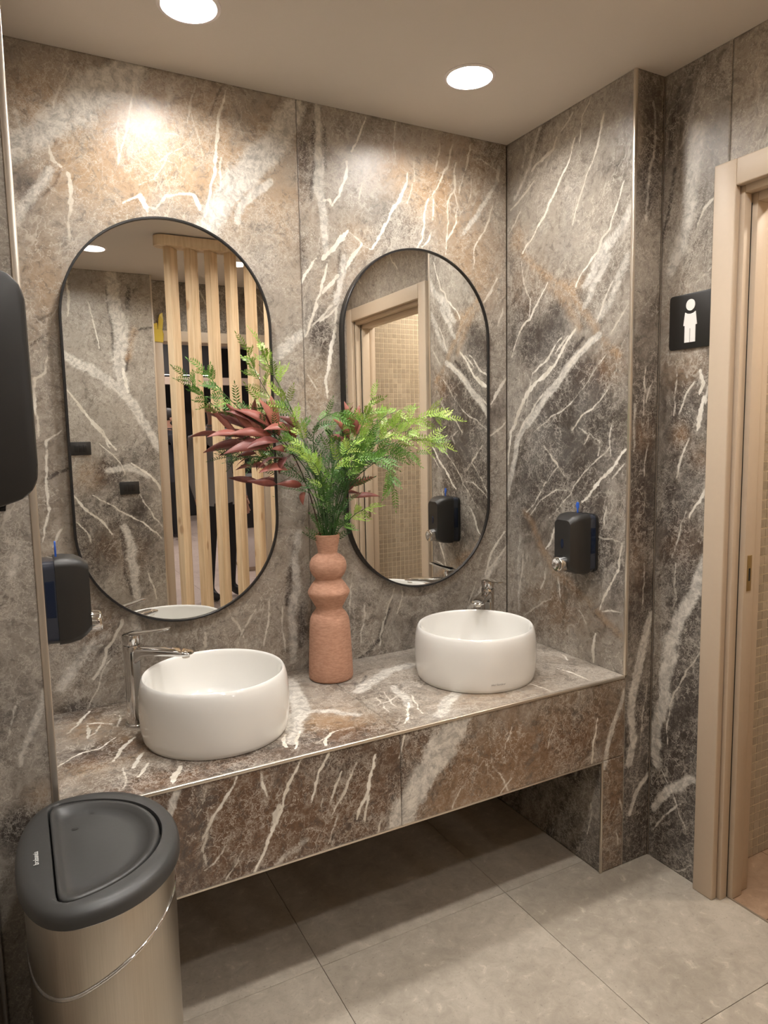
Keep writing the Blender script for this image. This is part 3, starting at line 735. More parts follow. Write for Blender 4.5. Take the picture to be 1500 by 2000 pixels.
    def pad(a, fill): return np.concatenate([a.reshape(n, -1), np.full((4, a.reshape(n, -1).shape[1]), fill)]).astype(np.float32).ravel()
    A = me.attributes.new('vein', 'FLOAT', 'POINT'); A.data.foreach_set('value', pad(vd, 0.06))
    A = me.attributes.new('vstr', 'FLOAT', 'POINT'); A.data.foreach_set('value', pad(vstr, 0.0))
    A = me.attributes.new('mask', 'FLOAT_COLOR', 'POINT'); A.data.foreach_set('color', pad(mk, 0.3))
    return link(name, me, M['marble'], parent)


# ------------------------------------------------------------------ the room shell
def struct(name):
    o = empty(name); o['kind'] = 'structure'; return o


X, Y, Z = np.eye(3)
G = 0.001
wall_back = struct('wall_back')
box('backing', (XL - 0.14, 0.0115, 0), (0.25, 0.10, H), M['grout'], wall_back)
slab('slab', (XL, 0, 0), X, Z, -0.8255 - XL, H, wall_back, 'back', 1, 0.0, dark=0.10, warm=0.22, extra=2)
slab('slab', (-0.8235, 0, 0), X, Z, 0.8235 - 0.002, H, wall_back, 'back', 1, 0.0, dark=0.16, warm=0.12, extra=2)

wall_right = struct('wall_right')
box('backing', (0.0115, -D + 0.0115, 0), (W2 + 0.10, 0.0, H), M['grout'], wall_right)
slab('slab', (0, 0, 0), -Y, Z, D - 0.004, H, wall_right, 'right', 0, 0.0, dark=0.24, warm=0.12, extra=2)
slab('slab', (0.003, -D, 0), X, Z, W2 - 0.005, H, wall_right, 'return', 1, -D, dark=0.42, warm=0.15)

YC0, YC1 = -0.800, -0.868     # door casing, near the sink
YO0, YO1 = -0.868, -1.622     # clear opening
YC2 = -1.690
ZO = 2.080; ZC = 2.152
wall_right_door = struct('wall_right_door')
box('backing', (W2 + 0.0115, -0.62, 0), (0.245, YC1 + 0.005, H), M['grout'], wall_right_door)
box('backing', (W2 + 0.0115, YC1 + 0.005, ZO + 0.02), (0.245, YO1 - 0.005, H), M['grout'], wall_right_door)
box('backing', (W2 + 0.0115, YO1 - 0.005, 0), (0.245, YR, H), M['grout'], wall_right_door)
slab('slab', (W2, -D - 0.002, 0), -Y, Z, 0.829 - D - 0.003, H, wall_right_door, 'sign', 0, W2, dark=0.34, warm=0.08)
slab('slab', (W2, -0.831, ZO + 0.02), -Y, Z, 1.655 - 0.831, H - ZO - 0.02, wall_right_door, 'none', 0, W2, dark=0.05, warm=0.15, band=0.25, extra=4)
slab('slab', (W2, -1.657, 0), -Y, Z, -YR - 1.657, H, wall_right_door, None, 0, W2, step=0.012, dark=0.1, warm=0.2, extra=8)

wall_left = struct('wall_left')
box('backing', (XL - 0.10, -D + 0.0115, 0), (XL - 0.0115, 0.0, H), M['grout'], wall_left)
slab('slab', (XL, -D + 0.004, 0), Y, Z, D - 0.006, H, wall_left, None, 0, XL, step=0.01, dark=0.2, warm=0.2, extra=5)
slab('slab', (XW, -D, 0), X, Z, XL - XW - 0.003, H, wall_left, 'left', 1, -D, dark=0.15, warm=0.05)
box('backing', (XW - 0.10, -1.60, 0), (XW - 0.0115, -D, H), M['grout'], wall_left)
slab('slab', (XW, -1.60, 0), Y, Z, 1.60 - D - 0.002, H, wall_left, None, 0, XW, step=0.01, dark=0.3, warm=0.2, extra=2)

wall_left_bounce = struct('wall_left_bounce')  # unseen walls added to close the room for bounced light
box('backing', (-2.72, YR2, 0), (-2.62, -1.60, H), M['plaster'], wall_left_bounce)
box('backing', (-2.72, -1.60, 0), (XW - 0.10, -1.50, H), M['plaster'], wall_left_bounce)

wall_rear = struct('wall_rear')
box('backing', (-2.62, YR2 - 0.10, 0), (-0.833, YR - 0.0115, H), M['grout'], wall_rear)
slab('slab', (-0.8235, YR, 0), -X, Z, 0.90, H, wall_rear, 'rear', 1, YR, mirrored=True, step=0.006, dark=0.12, warm=0.06, extra=3)
slab('slab', (-1.7255, YR, 0), -X, Z, 0.89, H, wall_rear, None, 1, YR, step=0.012, dark=0.12, warm=0.1, extra=2)
box('return_panel', (-0.833, YR2, 0), (-0.8215, YR - 0.004, H), M['beige'], wall_rear)
box('corner_trim', (-0.8305, YR - 0.008, 0), (-0.8205, YR + 0.002, H), M['trim'], wall_rear, 0.001)

EX0, EX1 = -0.745, -0.075      # entrance opening behind the camera
wall_rear_entrance = struct('wall_rear_entrance')
box('backing', (-0.83, YR2 - 0.12, 2.10), (W2 + 0.12, YR2 - 0.0115, H), M['grout'], wall_rear_entrance)
box('backing', (EX1 + 0.03, YR2 - 0.12, 0), (W2 + 0.12, YR2 - 0.0115, 2.10), M['grout'], wall_rear_entrance)
slab('slab', (W2 - 0.01, YR2, 2.10), -X, Z, W2 + 0.82, H - 2.10, wall_rear_entrance, None, 1, YR2, step=0.008, dark=0.45, warm=0.1, extra=5)
slab('slab', (W2 - 0.01, YR2, 0), -X, Z, W2 - EX1 - 0.05, 2.09, wall_rear_entrance, None, 1, YR2, step=0.01, dark=0.3, warm=0.1, extra=3)
door_2 = struct('door_2')
box('casing', (EX0 - 0.07, YR2, 0), (EX0, YR2 + 0.02, 2.152), M['beige'], door_2, 0.003)
box('casing', (EX1, YR2, 0), (EX1 + 0.07, YR2 + 0.02, 2.152), M['beige'], door_2, 0.003)
box('casing', (EX0 + 0.0005, YR2, 2.080), (EX1 - 0.0005, YR2 + 0.02, 2.150), M['beige'], door_2, 0.003)
box('jamb', (EX0 - 0.03, YR2 - 0.13, 0), (EX0 - 0.008, YR2 - 0.001, 2.10), M['beige'], door_2)
box('jamb', (EX1 + 0.008, YR2 - 0.13, 0), (EX1 + 0.03, YR2 - 0.001, 2.10), M['beige'], door_2)
box('head', (EX0 - 0.008, YR2 - 0.13, 2.078), (EX1 + 0.008, YR2 - 0.001, 2.10), M['beige'], door_2)

ceiling = box('ceiling', (-2.72, YR2 - 0.12, H), (0.245, 0.10, H + 0.08), M['ceiling'])
tag(ceiling, kind='structure')

# floors: single stone tiles with open joints
floor = struct('floor')
box('screed', (-2.72, YR2 - 0.13, -0.06), (0.158, 0.012, -0.010), M['grout'], floor)
xe = [-2.62, -2.28, -1.66, -1.04, -0.42, 0.155]
ye = [0.0, -0.528, -1.148, -1.768, -2.388, YR2 - 0.13]
for i in range(len(xe) - 1):
    for j in range(len(ye) - 1):
        lo = (xe[i] + 0.0007, ye[j + 1] + 0.0007, -0.0102); hi = (xe[i + 1] - 0.0007, ye[j] - 0.0007, 0.0)
        box('floor_tile', lo, hi, M['floor'], floor, 0.0004, 1)

# metal edge profiles
def trim_bar(name, lo, hi):
    o = box(name, lo, hi, M['trim'], None, 0.0025, 3); o['kind'] = 'structure'; return o
trim_bar('trim_1', (-0.0035, -D - 0.0035, HC + 0.001), (0.0075, -D + 0.0075, H - 0.0005))
trim_bar('trim_2', (XL - 0.0085, -D - 0.0040, 0.0), (XL + 0.0055, -D + 0.0085, H - 0.0005))
trim_bar('trim_3', (W2 - 0.0035, -D - 0.0040, 0.0), (W2 - 0.0005, -D - 0.0005, H - 0.0005)).data.materials[0] = M['grout']

# ------------------------------------------------------------------ door to the inner room (right)
door_1 = struct('door_1')
box('casing', (W2 - 0.024, YC1, 0), (W2 - 0.0005, YC0, ZC), M['beige'], door_1, 0.004, 3)
box('casing', (W2 - 0.024, YC2, 0), (W2 - 0.0005, YO1, ZC), M['beige'], door_1, 0.004, 3)
box('casing', (W2 - 0.024, YO1 + 0.0006, ZO), (W2 - 0.0005, YC1 - 0.0006, ZC - 0.001), M['beige'], door_1, 0.004, 3)
for (a, b, dy) in ((W2 + 0.001, W2 + 0.030, 0.012), (W2 + 0.036, W2 + 0.082, 0.026), (W2 + 0.0885, W2 + 0.124, 0.015)):
    box('jamb', (a, YC1 - dy, 0), (b, YC1 + 0.004, ZO + 0.004), M['beige'], door_1, 0.002)
    box('jamb', (a, YO1 - 0.004, 0), (b, YO1 + dy, ZO + 0.004), M['beige'], door_1, 0.002)
    box('head', (a, YO1 + dy, ZO - dy * 1.5), (b, YC1 - dy, ZO + 0.018), M['beige'], door_1, 0.002)
box('pocket_slot', (W2 + 0.0302, YO1 + 0.001, 0), (W2 + 0.0358, YO1 + 0.010, ZO - 0.04), M['gap'], door_1)
box('pocket_slot', (W2 + 0.0302, YC1 - 0.010, 0), (W2 + 0.0358, YC1 - 0.001, ZO - 0.04), M['gap'], door_1)
sp = box('strike_plate', (W2 + 0.048, YC1 - 0.0275, 0.955), (W2 + 0.068, YC1 - 0.0258, 1.060), M['brass'], door_1, 0.0007)
box('latch_hole', (W2 + 0.0545, YC1 - 0.0279, 0.985), (W2 + 0.0615, YC1 - 0.0272, 1.022), M['gap'], sp)
lp = box('lock_plate', (W2 + 0.050, YO1 + 0.0258, 0.94), (W2 + 0.066, YO1 + 0.0272, 1.10), M['chrome'], door_1, 0.0007)
lathe('key_hole', [(0.0, 0), (0.008, 0), (0.008, 0.0006), (0.0, 0.0006)], M['gap'], lp, 16).matrix_world = Matrix.Translation((W2 + 0.058, YO1 + 0.0276, 0.985)) @ Matrix.Rotation(-math.pi / 2, 4, 'X')
box('threshold', (0.1555, YO1 + 0.002, -0.008), (0.162, YC1 - 0.002, 0.0012), M['trim'], door_1)

# inner room: mosaic walls
PIT = 0.030
def mosaic_wall(name, x0, x1, y, face, z1, spot):
    w = struct(name)
    s = face
    box('grout_bed', (x0, y - s * 0.06, 0), (x1, y - s * 0.0004, z1), M['grout_light'], w)
    me = bpy.data.meshes.new('tile')
    bm = bmesh.new(); hs = PIT / 2 - 0.0019
    box_bm(bm, (-hs, -0.0012, -hs), (hs, 0.0012, hs), 0.0)
    bm.to_mesh(me); bm.free(); me.materials.append(M['mosaic'])
    base_v = np.array([v.co[:] for v in me.vertices]); base_f = [tuple(p.vertices) for p in me.polygons]
    cells = [(x0 + PIT * (i + 0.5), PIT * (k + 0.5)) for i in range(int((x1 - x0) / PIT)) for k in range(int(z1 / PIT))]
    cells.sort(key=lambda c: abs(c[0] - spot[0]) * spot[2] + abs(c[1] - spot[1]))
    for cx, cz in cells[:300]:
        o = bpy.data.objects.new('mosaic_tile', me); COL.objects.link(o); o.parent = w; o.location = (cx, y, cz)
    V, F = [], []
    for cx, cz in cells[300:]:
        b0 = len(V); V += [tuple(p) for p in base_v + np.array((cx, y, cz))]
        F += [tuple(b0 + i for i in f) for f in base_f]
    o = from_py('mosaic_tiles', V, F, M['mosaic'], w); o['kind'] = 'stuff'
    return w
mosaic_wall('wall_mosaic_far', 0.262, 1.30, -1.700, 1, 2.44, (0.45, 1.30, 6.0))
mosaic_wall('wall_mosaic_near', 0.262, 1.30, -0.785, -1, 2.44, (0.40, 1.0, 9.0))
wme = struct('wall_inner_end')
box('panel', (1.302, -1.76, 0), (1.36, -0.72, H), M['beige'], wme)
fin = struct('floor_inner')
for i in range(4):
    for j in range(4):
        x0 = 0.163 + i * 0.30; y0 = -1.90 + j * 0.30
        box('floor_tile', (x0 + G, y0 + G, -0.012), (x0 + 0.30 - G, min(y0 + 0.30, -0.72) - G, -0.001), M['brown_floor'], fin)
box('screed', (0.158, -1.92, -0.06), (1.40, -0.70, -0.0125), M['grout'], fin)
cin = box('ceiling_inner', (0.2455, -1.76, H - 0.02), (1.36, -0.72, H + 0.04), M['ceiling']); cin['kind'] = 'structure'

# ------------------------------------------------------------------ ceiling lamps
REC = 0.030
def downlight(x, y, z, label, mat, r=0.066, group='round ceiling lamps', recess=REC):
    t = empty('ceiling_lamp', (x, y, z)); tag(t, label, 'lamp', group)
    lathe('trim_ring', [(r - 0.001, -0.0005), (r + 0.001, -0.004), (r + 0.008, -0.004), (r + 0.011, -0.002), (r + 0.011, -0.0002)], M['white_panel'], t, 48, caps=False)
    if recess:
        lathe('housing', [(r - 0.0005, -0.0005), (r - 0.002, recess * .5), (r - 0.003, recess - 0.001)], M['plaster'], t, 48, caps=False)
        lathe('diffuser', [(0.0, recess - 0.002), (r * 0.7, recess - 0.002), (r - 0.0035, recess - 0.0015), (r - 0.0035, recess), (0, recess)], mat, t, 48)
    else:
        lathe('diffuser', [(0.0, -0.0045), (r * 0.7, -0.0045), (r, -0.0035), (r, -0.001), (0, -0.001)], mat, t, 48)
    return t
# round openings in the ceiling for the recessed lamps
cut = bmesh.new()
for (x_, y_) in ((-1.228, -0.335), (-0.410, -0.350), (-1.225, -1.255), (-0.405, -1.255), (-1.222, -2.125), (-0.404, -2.165)):
    bmesh.ops.create_cone(cut, cap_ends=True, segments=48, radius1=0.0662, radius2=0.0662, depth=0.08, matrix=Matrix.Translation((x_, y_, H - 0.04 + REC + 0.004)))
cme = bpy.data.meshes.new('cut'); cut.to_mesh(cme); cut.free()
cob = bpy.data.objects.new('cut', cme); COL.objects.link(cob)
bmod = ceiling.modifiers.new('holes', 'BOOLEAN'); bmod.object = cob; bmod.operation = 'DIFFERENCE'; bmod.solver = 'EXACT'
dg = bpy.context.evaluated_depsgraph_get(); dg.update()
cnew = bpy.data.meshes.new_from_object(ceiling.evaluated_get(dg))
ceiling.modifiers.clear(); ceiling.data = cnew
bpy.data.objects.remove(cob)
downlight(-1.228, -0.335, H, 'glowing round ceiling lamp above the left mirror', M['lamp'])
downlight(-0.410, -0.350, H, 'glowing round ceiling lamp nearest the inner corner, above the right basin', M['lamp'])
downlight(-1.225, -1.255, H, 'glowing round ceiling lamp in the middle row, left', M['lamp'])
downlight(-0.405, -1.255, H, 'glowing round ceiling lamp in the middle row, right', M['lamp'])
downlight(-1.222, -2.125, H, 'round ceiling lamp mirrored at the upper left of the left mirror', M['lamp'])
downlight(-0.404, -2.165, H, 'round ceiling lamp glinting between two pine slats in the left mirror', M['lamp'])
downlight(0.72, -1.22, H - 0.02, 'round ceiling lamp of the tiled inner room', M['lamp_toilet'], recess=0)

# ------------------------------------------------------------------ vanity counter
van = empty('vanity_counter', (-0.8255, -0.30, 0))
tag(van, 'long brown marble washbasin counter with metal edging between the niche walls', 'counter')
vinv = Matrix.Translation((0.8255, 0.30, 0))
_van_before = set(bpy.data.objects)
slab('top_slab', (XL + 0.001, -D + 0.004, HC), X, Y, -0.8265 - XL - 0.001, D - 0.006, van, 'top', 2, HC, dark=0.42, warm=0.32)
slab('top_slab', (-0.8250, -D + 0.004, HC), X, Y, 0.8250 - 0.001, D - 0.006, van, 'top', 2, HC, dark=0.30, warm=0.20, band=0.12)
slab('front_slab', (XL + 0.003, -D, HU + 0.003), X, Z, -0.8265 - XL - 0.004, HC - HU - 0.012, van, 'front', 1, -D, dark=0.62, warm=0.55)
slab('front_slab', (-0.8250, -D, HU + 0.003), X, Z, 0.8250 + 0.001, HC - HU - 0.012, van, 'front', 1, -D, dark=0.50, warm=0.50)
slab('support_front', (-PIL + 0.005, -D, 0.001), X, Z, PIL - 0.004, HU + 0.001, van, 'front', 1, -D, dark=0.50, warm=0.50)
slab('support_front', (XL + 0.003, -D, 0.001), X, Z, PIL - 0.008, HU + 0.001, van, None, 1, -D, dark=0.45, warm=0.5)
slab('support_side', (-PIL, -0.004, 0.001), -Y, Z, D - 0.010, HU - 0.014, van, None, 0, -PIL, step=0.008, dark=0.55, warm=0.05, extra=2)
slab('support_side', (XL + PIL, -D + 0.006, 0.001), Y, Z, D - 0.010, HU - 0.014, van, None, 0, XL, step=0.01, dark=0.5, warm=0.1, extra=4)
box('carcass', (XL + 0.004, -D + 0.0125, HU + 0.004), (-0.004, -0.004, HC - 0.0125), M['grout'], van)
box('underside', (XL + PIL, -D + 0.0125, HU - 0.008), (-PIL, -0.004, HU + 0.003), M['grout'], van)
box('support_core', (-PIL + 0.012, -D + 0.0125, 0.001), (-0.004, -0.004, HU + 0.003), M['grout'], van)
box('support_core', (XL + 0.004, -D + 0.0125, 0.001), (XL + PIL - 0.012, -0.004, HU + 0.003), M['grout'], van)
box('top_edge_trim', (XL + 0.006, -D - 0.003, HC - 0.0085), (-0.0005, -D + 0.0055, HC + 0.0012), M['trim'], van, 0.003, 3)
box('lower_edge_trim', (XL + PIL, -D - 0.002, HU - 0.001), (-PIL + 0.004, -D + 0.004, HU + 0.004), M['trim'], van, 0.001)
box('support_edge_trim', (-PIL - 0.0025, -D - 0.002, 0.001), (-PIL + 0.0045, -D + 0.005, HU - 0.0015), M['trim'], van, 0.001)
box('support_edge_trim', (XL + PIL - 0.0045, -D - 0.002, 0.001), (XL + PIL + 0.0025, -D + 0.005, HU - 0.0015), M['trim'], van, 0.001)
box('joint_line', (-0.0005, -D - 0.0006, 0.0), (0.0022, -D + 0.006, HC - 0.009), M['trim'], van)
for o in van.children: o.matrix_parent_inverse = vinv


# ------------------------------------------------------------------ lettering
def lettering(name, text, size, mat, parent, mw, shear=0.0, ext=0.0002, spacing=1.0):
    cu = bpy.data.curves.new(name, 'FONT'); cu.body = text; cu.size = size; cu.shear = shear
    cu.align_x = 'CENTER'; cu.align_y = 'CENTER'; cu.extrude = ext; cu.space_character = spacing
    tmp = bpy.data.objects.new('tmp', cu); COL.objects.link(tmp)
    dg = bpy.context.evaluated_depsgraph_get(); dg.update()
    me = bpy.data.meshes.new_from_object(tmp.evaluated_get(dg))
    bpy.data.objects.remove(tmp); bpy.data.curves.remove(cu)
    me.name = name; me.materials.clear()
    o = link(name, me, mat, parent)
    o.matrix_world = mw
    return o


# ------------------------------------------------------------------ basins
def basin(loc, label):
    t = empty('wash_basin', loc); tag(t, label, 'basin', 'round white vessel basins')
    R, Hb = 0.197, 0.166
    prof = [(0.0, 0.0), (R * .940, 0.0), (R * .955, 0.002), (R * .972, 0.012), (R * .988, 0.032), (R * .998, 0.065), (R, 0.09), (R * .994, 0.120), (R * .978, 0.143), (R * .960, 0.157),
            (R * .945, 0.1635), (R * .932, Hb), (R * .918, 0.1645), (R * .908, 0.160), (R * .900, 0.150), (R * .893, 0.12), (R * .882, 0.085), (R * .862, 0.060), (R * .82, 0.045), (R * .74, 0.037), (R * .55, 0.031), (R * .30, 0.028), (R * .12, 0.0265), (0, 0.0265)]
    lathe('bowl', prof, M['ceramic'], t, 96, ang=60)
    dr = lathe('drain', [(0, 0.0268), (0.021, 0.0268), (0.032, 0.0275), (0.033, 0.0295), (0.030, 0.0305), (0.024, 0.0298), (0.023, 0.0330), (0, 0.0345)], M['chrome'], t, 32)
    a = math.radians(250)
    ov = box('overflow_slot', (-0.014, -0.0015, -0.005), (0.014, 0.0015, 0.005), M['chrome'], t, 0.001)
    ov.location = (R * .888 * math.cos(a), R * .888 * math.sin(a), 0.118); ov.rotation_euler = (0, 0, a + math.pi / 2)
    return t
basin((-1.246, -0.341, HC + 0.0005), 'round white basin nearest the camera, left of the terracotta vase')
b2 = basin((-0.394, -0.338, HC + 0.0005), 'round white basin by the inner corner, right of the terracotta vase')
am = math.radians(-105)
rr = 0.197 * 0.9905 + 0.0003
nv = Vector((math.cos(am), math.sin(am), 0)); tv = Vector((-math.sin(am), math.cos(am), 0))
pos = Vector((-0.394, -0.338, HC)) + nv * rr + Vector((0, 0, 0.030))
mw = Matrix((( tv.x, 0, nv.x, pos.x), (tv.y, 0, nv.y, pos.y), (tv.z, 1, nv.z, pos.z), (0, 0, 0, 1)))
lettering('maker_lettering', 'Ideal Standard', 0.0078, M['greytext'], None, mw, 0.35, 0.0001)
lo_ = bpy.data.objects['maker_lettering']; lo_.parent = b2; lo_.matrix_parent_inverse = Matrix.Translation((0.394, 0.338, -HC - 0.0005))


# ------------------------------------------------------------------ taps
def tap(loc, ang, lev, label):
    t = empty('basin_tap', loc); tag(t, label, 'tap', 'tall chrome basin taps')
    lathe('base_flange', [(0, 0), (0.029, 0), (0.029, 0.004), (0.026, 0.0065), (0.024, 0.0065)], M['chrome'], t, 40)
    lathe('body', [(0.0235, 0.0065), (0.0230, 0.02), (0.0220, 0.10), (0.0225, 0.17), (0.0235, 0.205), (0.0240, 0.222), (0.0225, 0.225), (0, 0.225)], M['chrome'], t, 40)
    ca, sa = math.cos(ang), math.sin(ang)
    loops = []
    for s, zt, zb, w in ((0.0, .218, .150, .016), (0.015, .219, .170, .0185), (0.028, .2195, .186, .0195), (0.045, .2195, .1955, .0205), (0.08, .2190, .1990, .0215), (0.12, .2180, .2005, .0225), (0.150, .2165, .2010, .0225), (0.166, .2145, .2020, .0205), (0.176, .2115, .2040, .015), (0.180, .2085, .2065, .008)):
        h = (zt - zb) / 2; zc = (zt + zb) / 2; lp = []
        for k in range(20):
            th = 2 * math.pi * k / 20
            cu, su = math.cos(th), math.sin(th)
            cu = math.copysign(abs(cu) ** .6, cu); su = math.copysign(abs(su) ** .6, su)
            a, b = w * cu, h * su
            lp.append((s * ca - a * sa, s * sa + a * ca, zc + b))
        loops.append(lp)
    sp_ = loft('spout', loops, M['chrome'], t, ang=50)
    ae = lathe('aerator', [(0, 0.1955), (0.0095, 0.1955), (0.0105, 0.1975), (0.0105, 0.2025)], M['steel'], sp_, 24, (0.160 * ca, 0.160 * sa, 0))
    lathe('handle', [(0.0205, 0.2255), (0.0220, 0.228), (0.0240, 0.240), (0.0245, 0.249), (0.0235, 0.2535), (0.018, 0.2555), (0, 0.256)], M['chrome'], t, 40)
    ca, sa = math.cos(lev), math.sin(lev)
    loops = []
    for s, zc, h, w in ((-0.012, .2535, .0030, .015), (0.0, .2555, .0035, .0185), (0.02, .2565, .0033, .0170), (0.05, .2590, .0026, .0135), (0.08, .2625, .0024, .0125), (0.100, .2655, .0024, .0122), (0.107, .2665, .0015, .009)):
        lp = []
        for k in range(16):
            th = 2 * math.pi * k / 16
            cu, su = math.cos(th), math.sin(th)
            cu = math.copysign(abs(cu) ** .5, cu); su = math.copysign(abs(su) ** .5, su)
            lp.append((s * ca - w * cu * sa, s * sa + w * cu * ca, zc + h * su))
        loops.append(lp)
    loft('lever', loops, M['chrome'], t, ang=50)
    return t
tap((-1.432, -0.188, HC + 0.0005), math.atan2(-.63, .78), math.atan2(-.42, .9), 'tall chrome tap left of the nearer basin, spout reaching right')
tap((-0.203, -0.150, HC + 0.0005), math.atan2(-.66, -.75), math.atan2(-.97, -.22), 'tall chrome tap behind the basin by the inner corner')


# ------------------------------------------------------------------ mirrors
def stadium(w, h, n=40, ins=0.0):
    r = w / 2 - ins; s = h / 2 - w / 2
    pts = []
    for k in range(n + 1): a = math.pi * k / n; pts.append((r * math.cos(a), s + r * math.sin(a)))
    for k in range(n + 1): a = math.pi + math.pi * k / n; pts.append((r * math.cos(a), -s + r * math.sin(a)))
    return pts
def mirror(cx, cz, w, h, label):
    t = empty('oval_mirror', (cx, 0, cz)); tag(t, label, 'mirror', 'oval wall mirrors in black frames')
    dp = 0.032; fw = 0.0065
    L = lambda ins, y: [(u, y, v) for u, v in stadium(w, h, 40, ins)]
    loft('frame', [L(0, -0.001), L(0, -dp + 0.001), L(0.001, -dp), L(fw - 0.001, -dp), L(fw, -dp + 0.001), L(fw, -0.001), L(0, -0.001)], M['blackmetal'], t, False, False, 40)
    gl = loft('glass', [L(fw - 0.0002, -0.022), L(fw - 0.0002, MIRY), ], M['mirror'], t, True, True, None)
    return t
mirror(-1.2435, 1.468, 0.604, 1.188, 'tall oval mirror above the nearer basin, reflecting the pine slat screen')
mirror(-0.4005, 1.470, 0.594, 1.184, 'tall oval mirror by the inner corner, reflecting the tiled doorway')


# ------------------------------------------------------------------ soap dispensers
def soap_dispenser(wall_x, y0, z0, s, label):
    """s = +1: front looks to +x.  local x = out of the wall"""
    t = empty('soap_dispenser', (wall_x, y0, z0)); tag(t, label, 'soap dispenser', 'black wall soap dispensers')
    wy, hz, dp = 0.110, 0.200, 0.106
    def shape(x, w, zt, zb, n=9):
        # rounded rectangle in the y-z plane at distance x from the wall
        r = 0.018; out = []
        hw = w / 2; cy = wy / 2
        for (sy, sz, a0) in ((1, 1, 0), (-1, 1, 90), (-1, -1, 180), (1, -1, 270)):
            for k in range(n):
                a = math.radians(a0 + 90 * k / (n - 1))
                yy = cy + sy * (hw - r) + r * math.cos(a); zz = (zt - r if sz > 0 else zb + r) + r * math.sin(a)
                out.append((s * x, yy, zz))
        return out
    loft('back_plate', [shape(0.0008, wy, hz - 0.004, 0.004), shape(0.010, wy, hz - 0.002, 0.002)], M['black'], t)
    tank = loft('tank', [shape(0.0102, wy - 0.004, hz - 0.004, 0.004), shape(0.034, wy - 0.003, hz - 0.003, 0.003)], M['smoke'], t)
    loft('soap', [shape(0.012, wy - 0.0025, hz - 0.035, 0.055), shape(0.031, wy - 0.0012, hz - 0.035, 0.055)], M['bluesoap'], tank)
    cover = loft('cover', [shape(0.0342, wy, hz, 0.0), shape(0.055, wy - 0.001, hz, 0.0), shape(0.080, wy - 0.010, hz - 0.003, 0.004), shape(0.094, wy - 0.022, hz - 0.010, 0.012), shape(dp, wy - 0.036, hz - 0.020, 0.022)], M['black'], t)
    pts = [(s * (dp + 0.0006), wy / 2 + 0.0065 * math.cos(a), 0.102 + 0.016 * math.sin(a)) for a in np.linspace(0, 2 * math.pi, 20, endpoint=False)]
    loft('level_window', [[(s * (dp - 0.002), p[1], p[2]) for p in pts], pts], M['bluesoap'], cover)
    # chrome push lever: curved shell below the window
    loops = []
    for k in range(9):
        u = k / 8; x = dp - 0.010 + 0.034 * math.sin(u * math.pi / 2); r = 0.0275 - 0.0040 * u * u
        lp = []
        for j in range(24):
            a = 2 * math.pi * j / 24
            lp.append((s * x, wy / 2 + r * math.cos(a), 0.038 + r * 0.95 * math.sin(a) - 0.004 * u))
        loops.append(lp)
    inner = []
    for k in range(6):
        u = k / 5; x = dp + 0.024 - 0.010 * math.sin(u * math.pi / 2); r = 0.0215 * (1 - u) + 0.001
        inner.append([(s * x, wy / 2 + r * math.cos(2 * math.pi * j / 24), 0.034 + r * 0.95 * math.sin(2 * math.pi * j / 24)) for j in range(24)])
    loft('push_lever', loops + inner, M['chrome'], t, ang=50)
    # key in the lock on top
    kx = s * 0.040
    key = box('key', (kx - 0.0022, wy / 2 - 0.002, hz - 0.001), (kx + 0.0022, wy / 2 + 0.002, hz + 0.020), M['bluekey'], t, 0.0008)
    prism('key_grip', [(wy / 2 - 0.006, hz + 0.016), (wy / 2 + 0.004, hz + 0.014), (wy / 2 + 0.008, hz + 0.026), (wy / 2 + 0.003, hz + 0.036), (wy / 2 - 0.005, hz + 0.034)], 0, kx - 0.0018, kx + 0.0018, M['bluekey'], key, 0.0005)
    return t
soap_dispenser(0.0, -0.482, 0.958, -1, 'black soap dispenser with blue key on the right niche wall, beside the metal corner trim')
soap_dispenser(XL, -0.440, 0.962, 1, 'black soap dispenser with blue key and smoked tank, left of the nearer tap')

# ------------------------------------------------------------------ paper towel dispenser (left edge)
t = empty('towel_dispenser', (XW, -0.91, 1.335)); tag(t, 'large black paper towel dispenser at the left edge above the bin', 'towel dispenser')
prof = [(0.012, 0.330), (0.020, 0.334), (0.075, 0.332), (0.100, 0.325), (0.114, 0.310), (0.1195, 0.290), (0.1205, 0.060), (0.119, 0.040), (0.112, 0.024), (0.098, 0.012), (0.07, 0.003), (0.03, -0.004), (0.012, -0.004)]
prism('cover', prof, 1, -0.14, 0.14, M['black'], t, 0.006)
box('back_plate', (0.001, -0.142, -0.006), (0.0118, 0.142, 0.336), M['black'], t, 0.003)
box('paper_slot', (0.035, -0.10, -0.0062), (0.075, 0.10, -0.0022), M['gap'], t)

# ------------------------------------------------------------------ pedal-less bin
BX, BY = -1.622, -0.836
def d_outline(sc_front=0.170, b=0.203, back=0.108, ins=0.0, n=72):
    pts = []
    for k in range(n):
        a = 2 * math.pi * k / n
        c, s_ = math.cos(a), math.sin(a)
        if c >= 0: x = (sc_front - ins) * (abs(c) ** 0.96); y = (b - ins) * math.copysign(abs(s_) ** 0.96, s_)
        else: x = -(back - ins * .9) * abs(c) ** 0.74; y = (b - ins) * math.copysign(abs(s_) ** 0.94, s_)
        pts.append((x, y))
    return pts
bin_ = empty('waste_bin', (BX, BY, 0)); tag(bin_, 'brushed steel waste bin with flat back and charcoal lid beneath the towel dispenser', 'bin')
L = lambda z, ins=0.0: [(x, y, z) for x, y in d_outline(ins=ins)]
loft('base_ring', [L(0.001, 0.012), L(0.002, 0.008), L(0.028, 0.008), L(0.030, 0.012)], M['lidblack'], bin_)
def LT(dz, ins):      # loops parallel to the slanting seam
    return [(x, y, 0.560 + 0.33 * x + dz) for x, y in d_outline(ins=ins)]
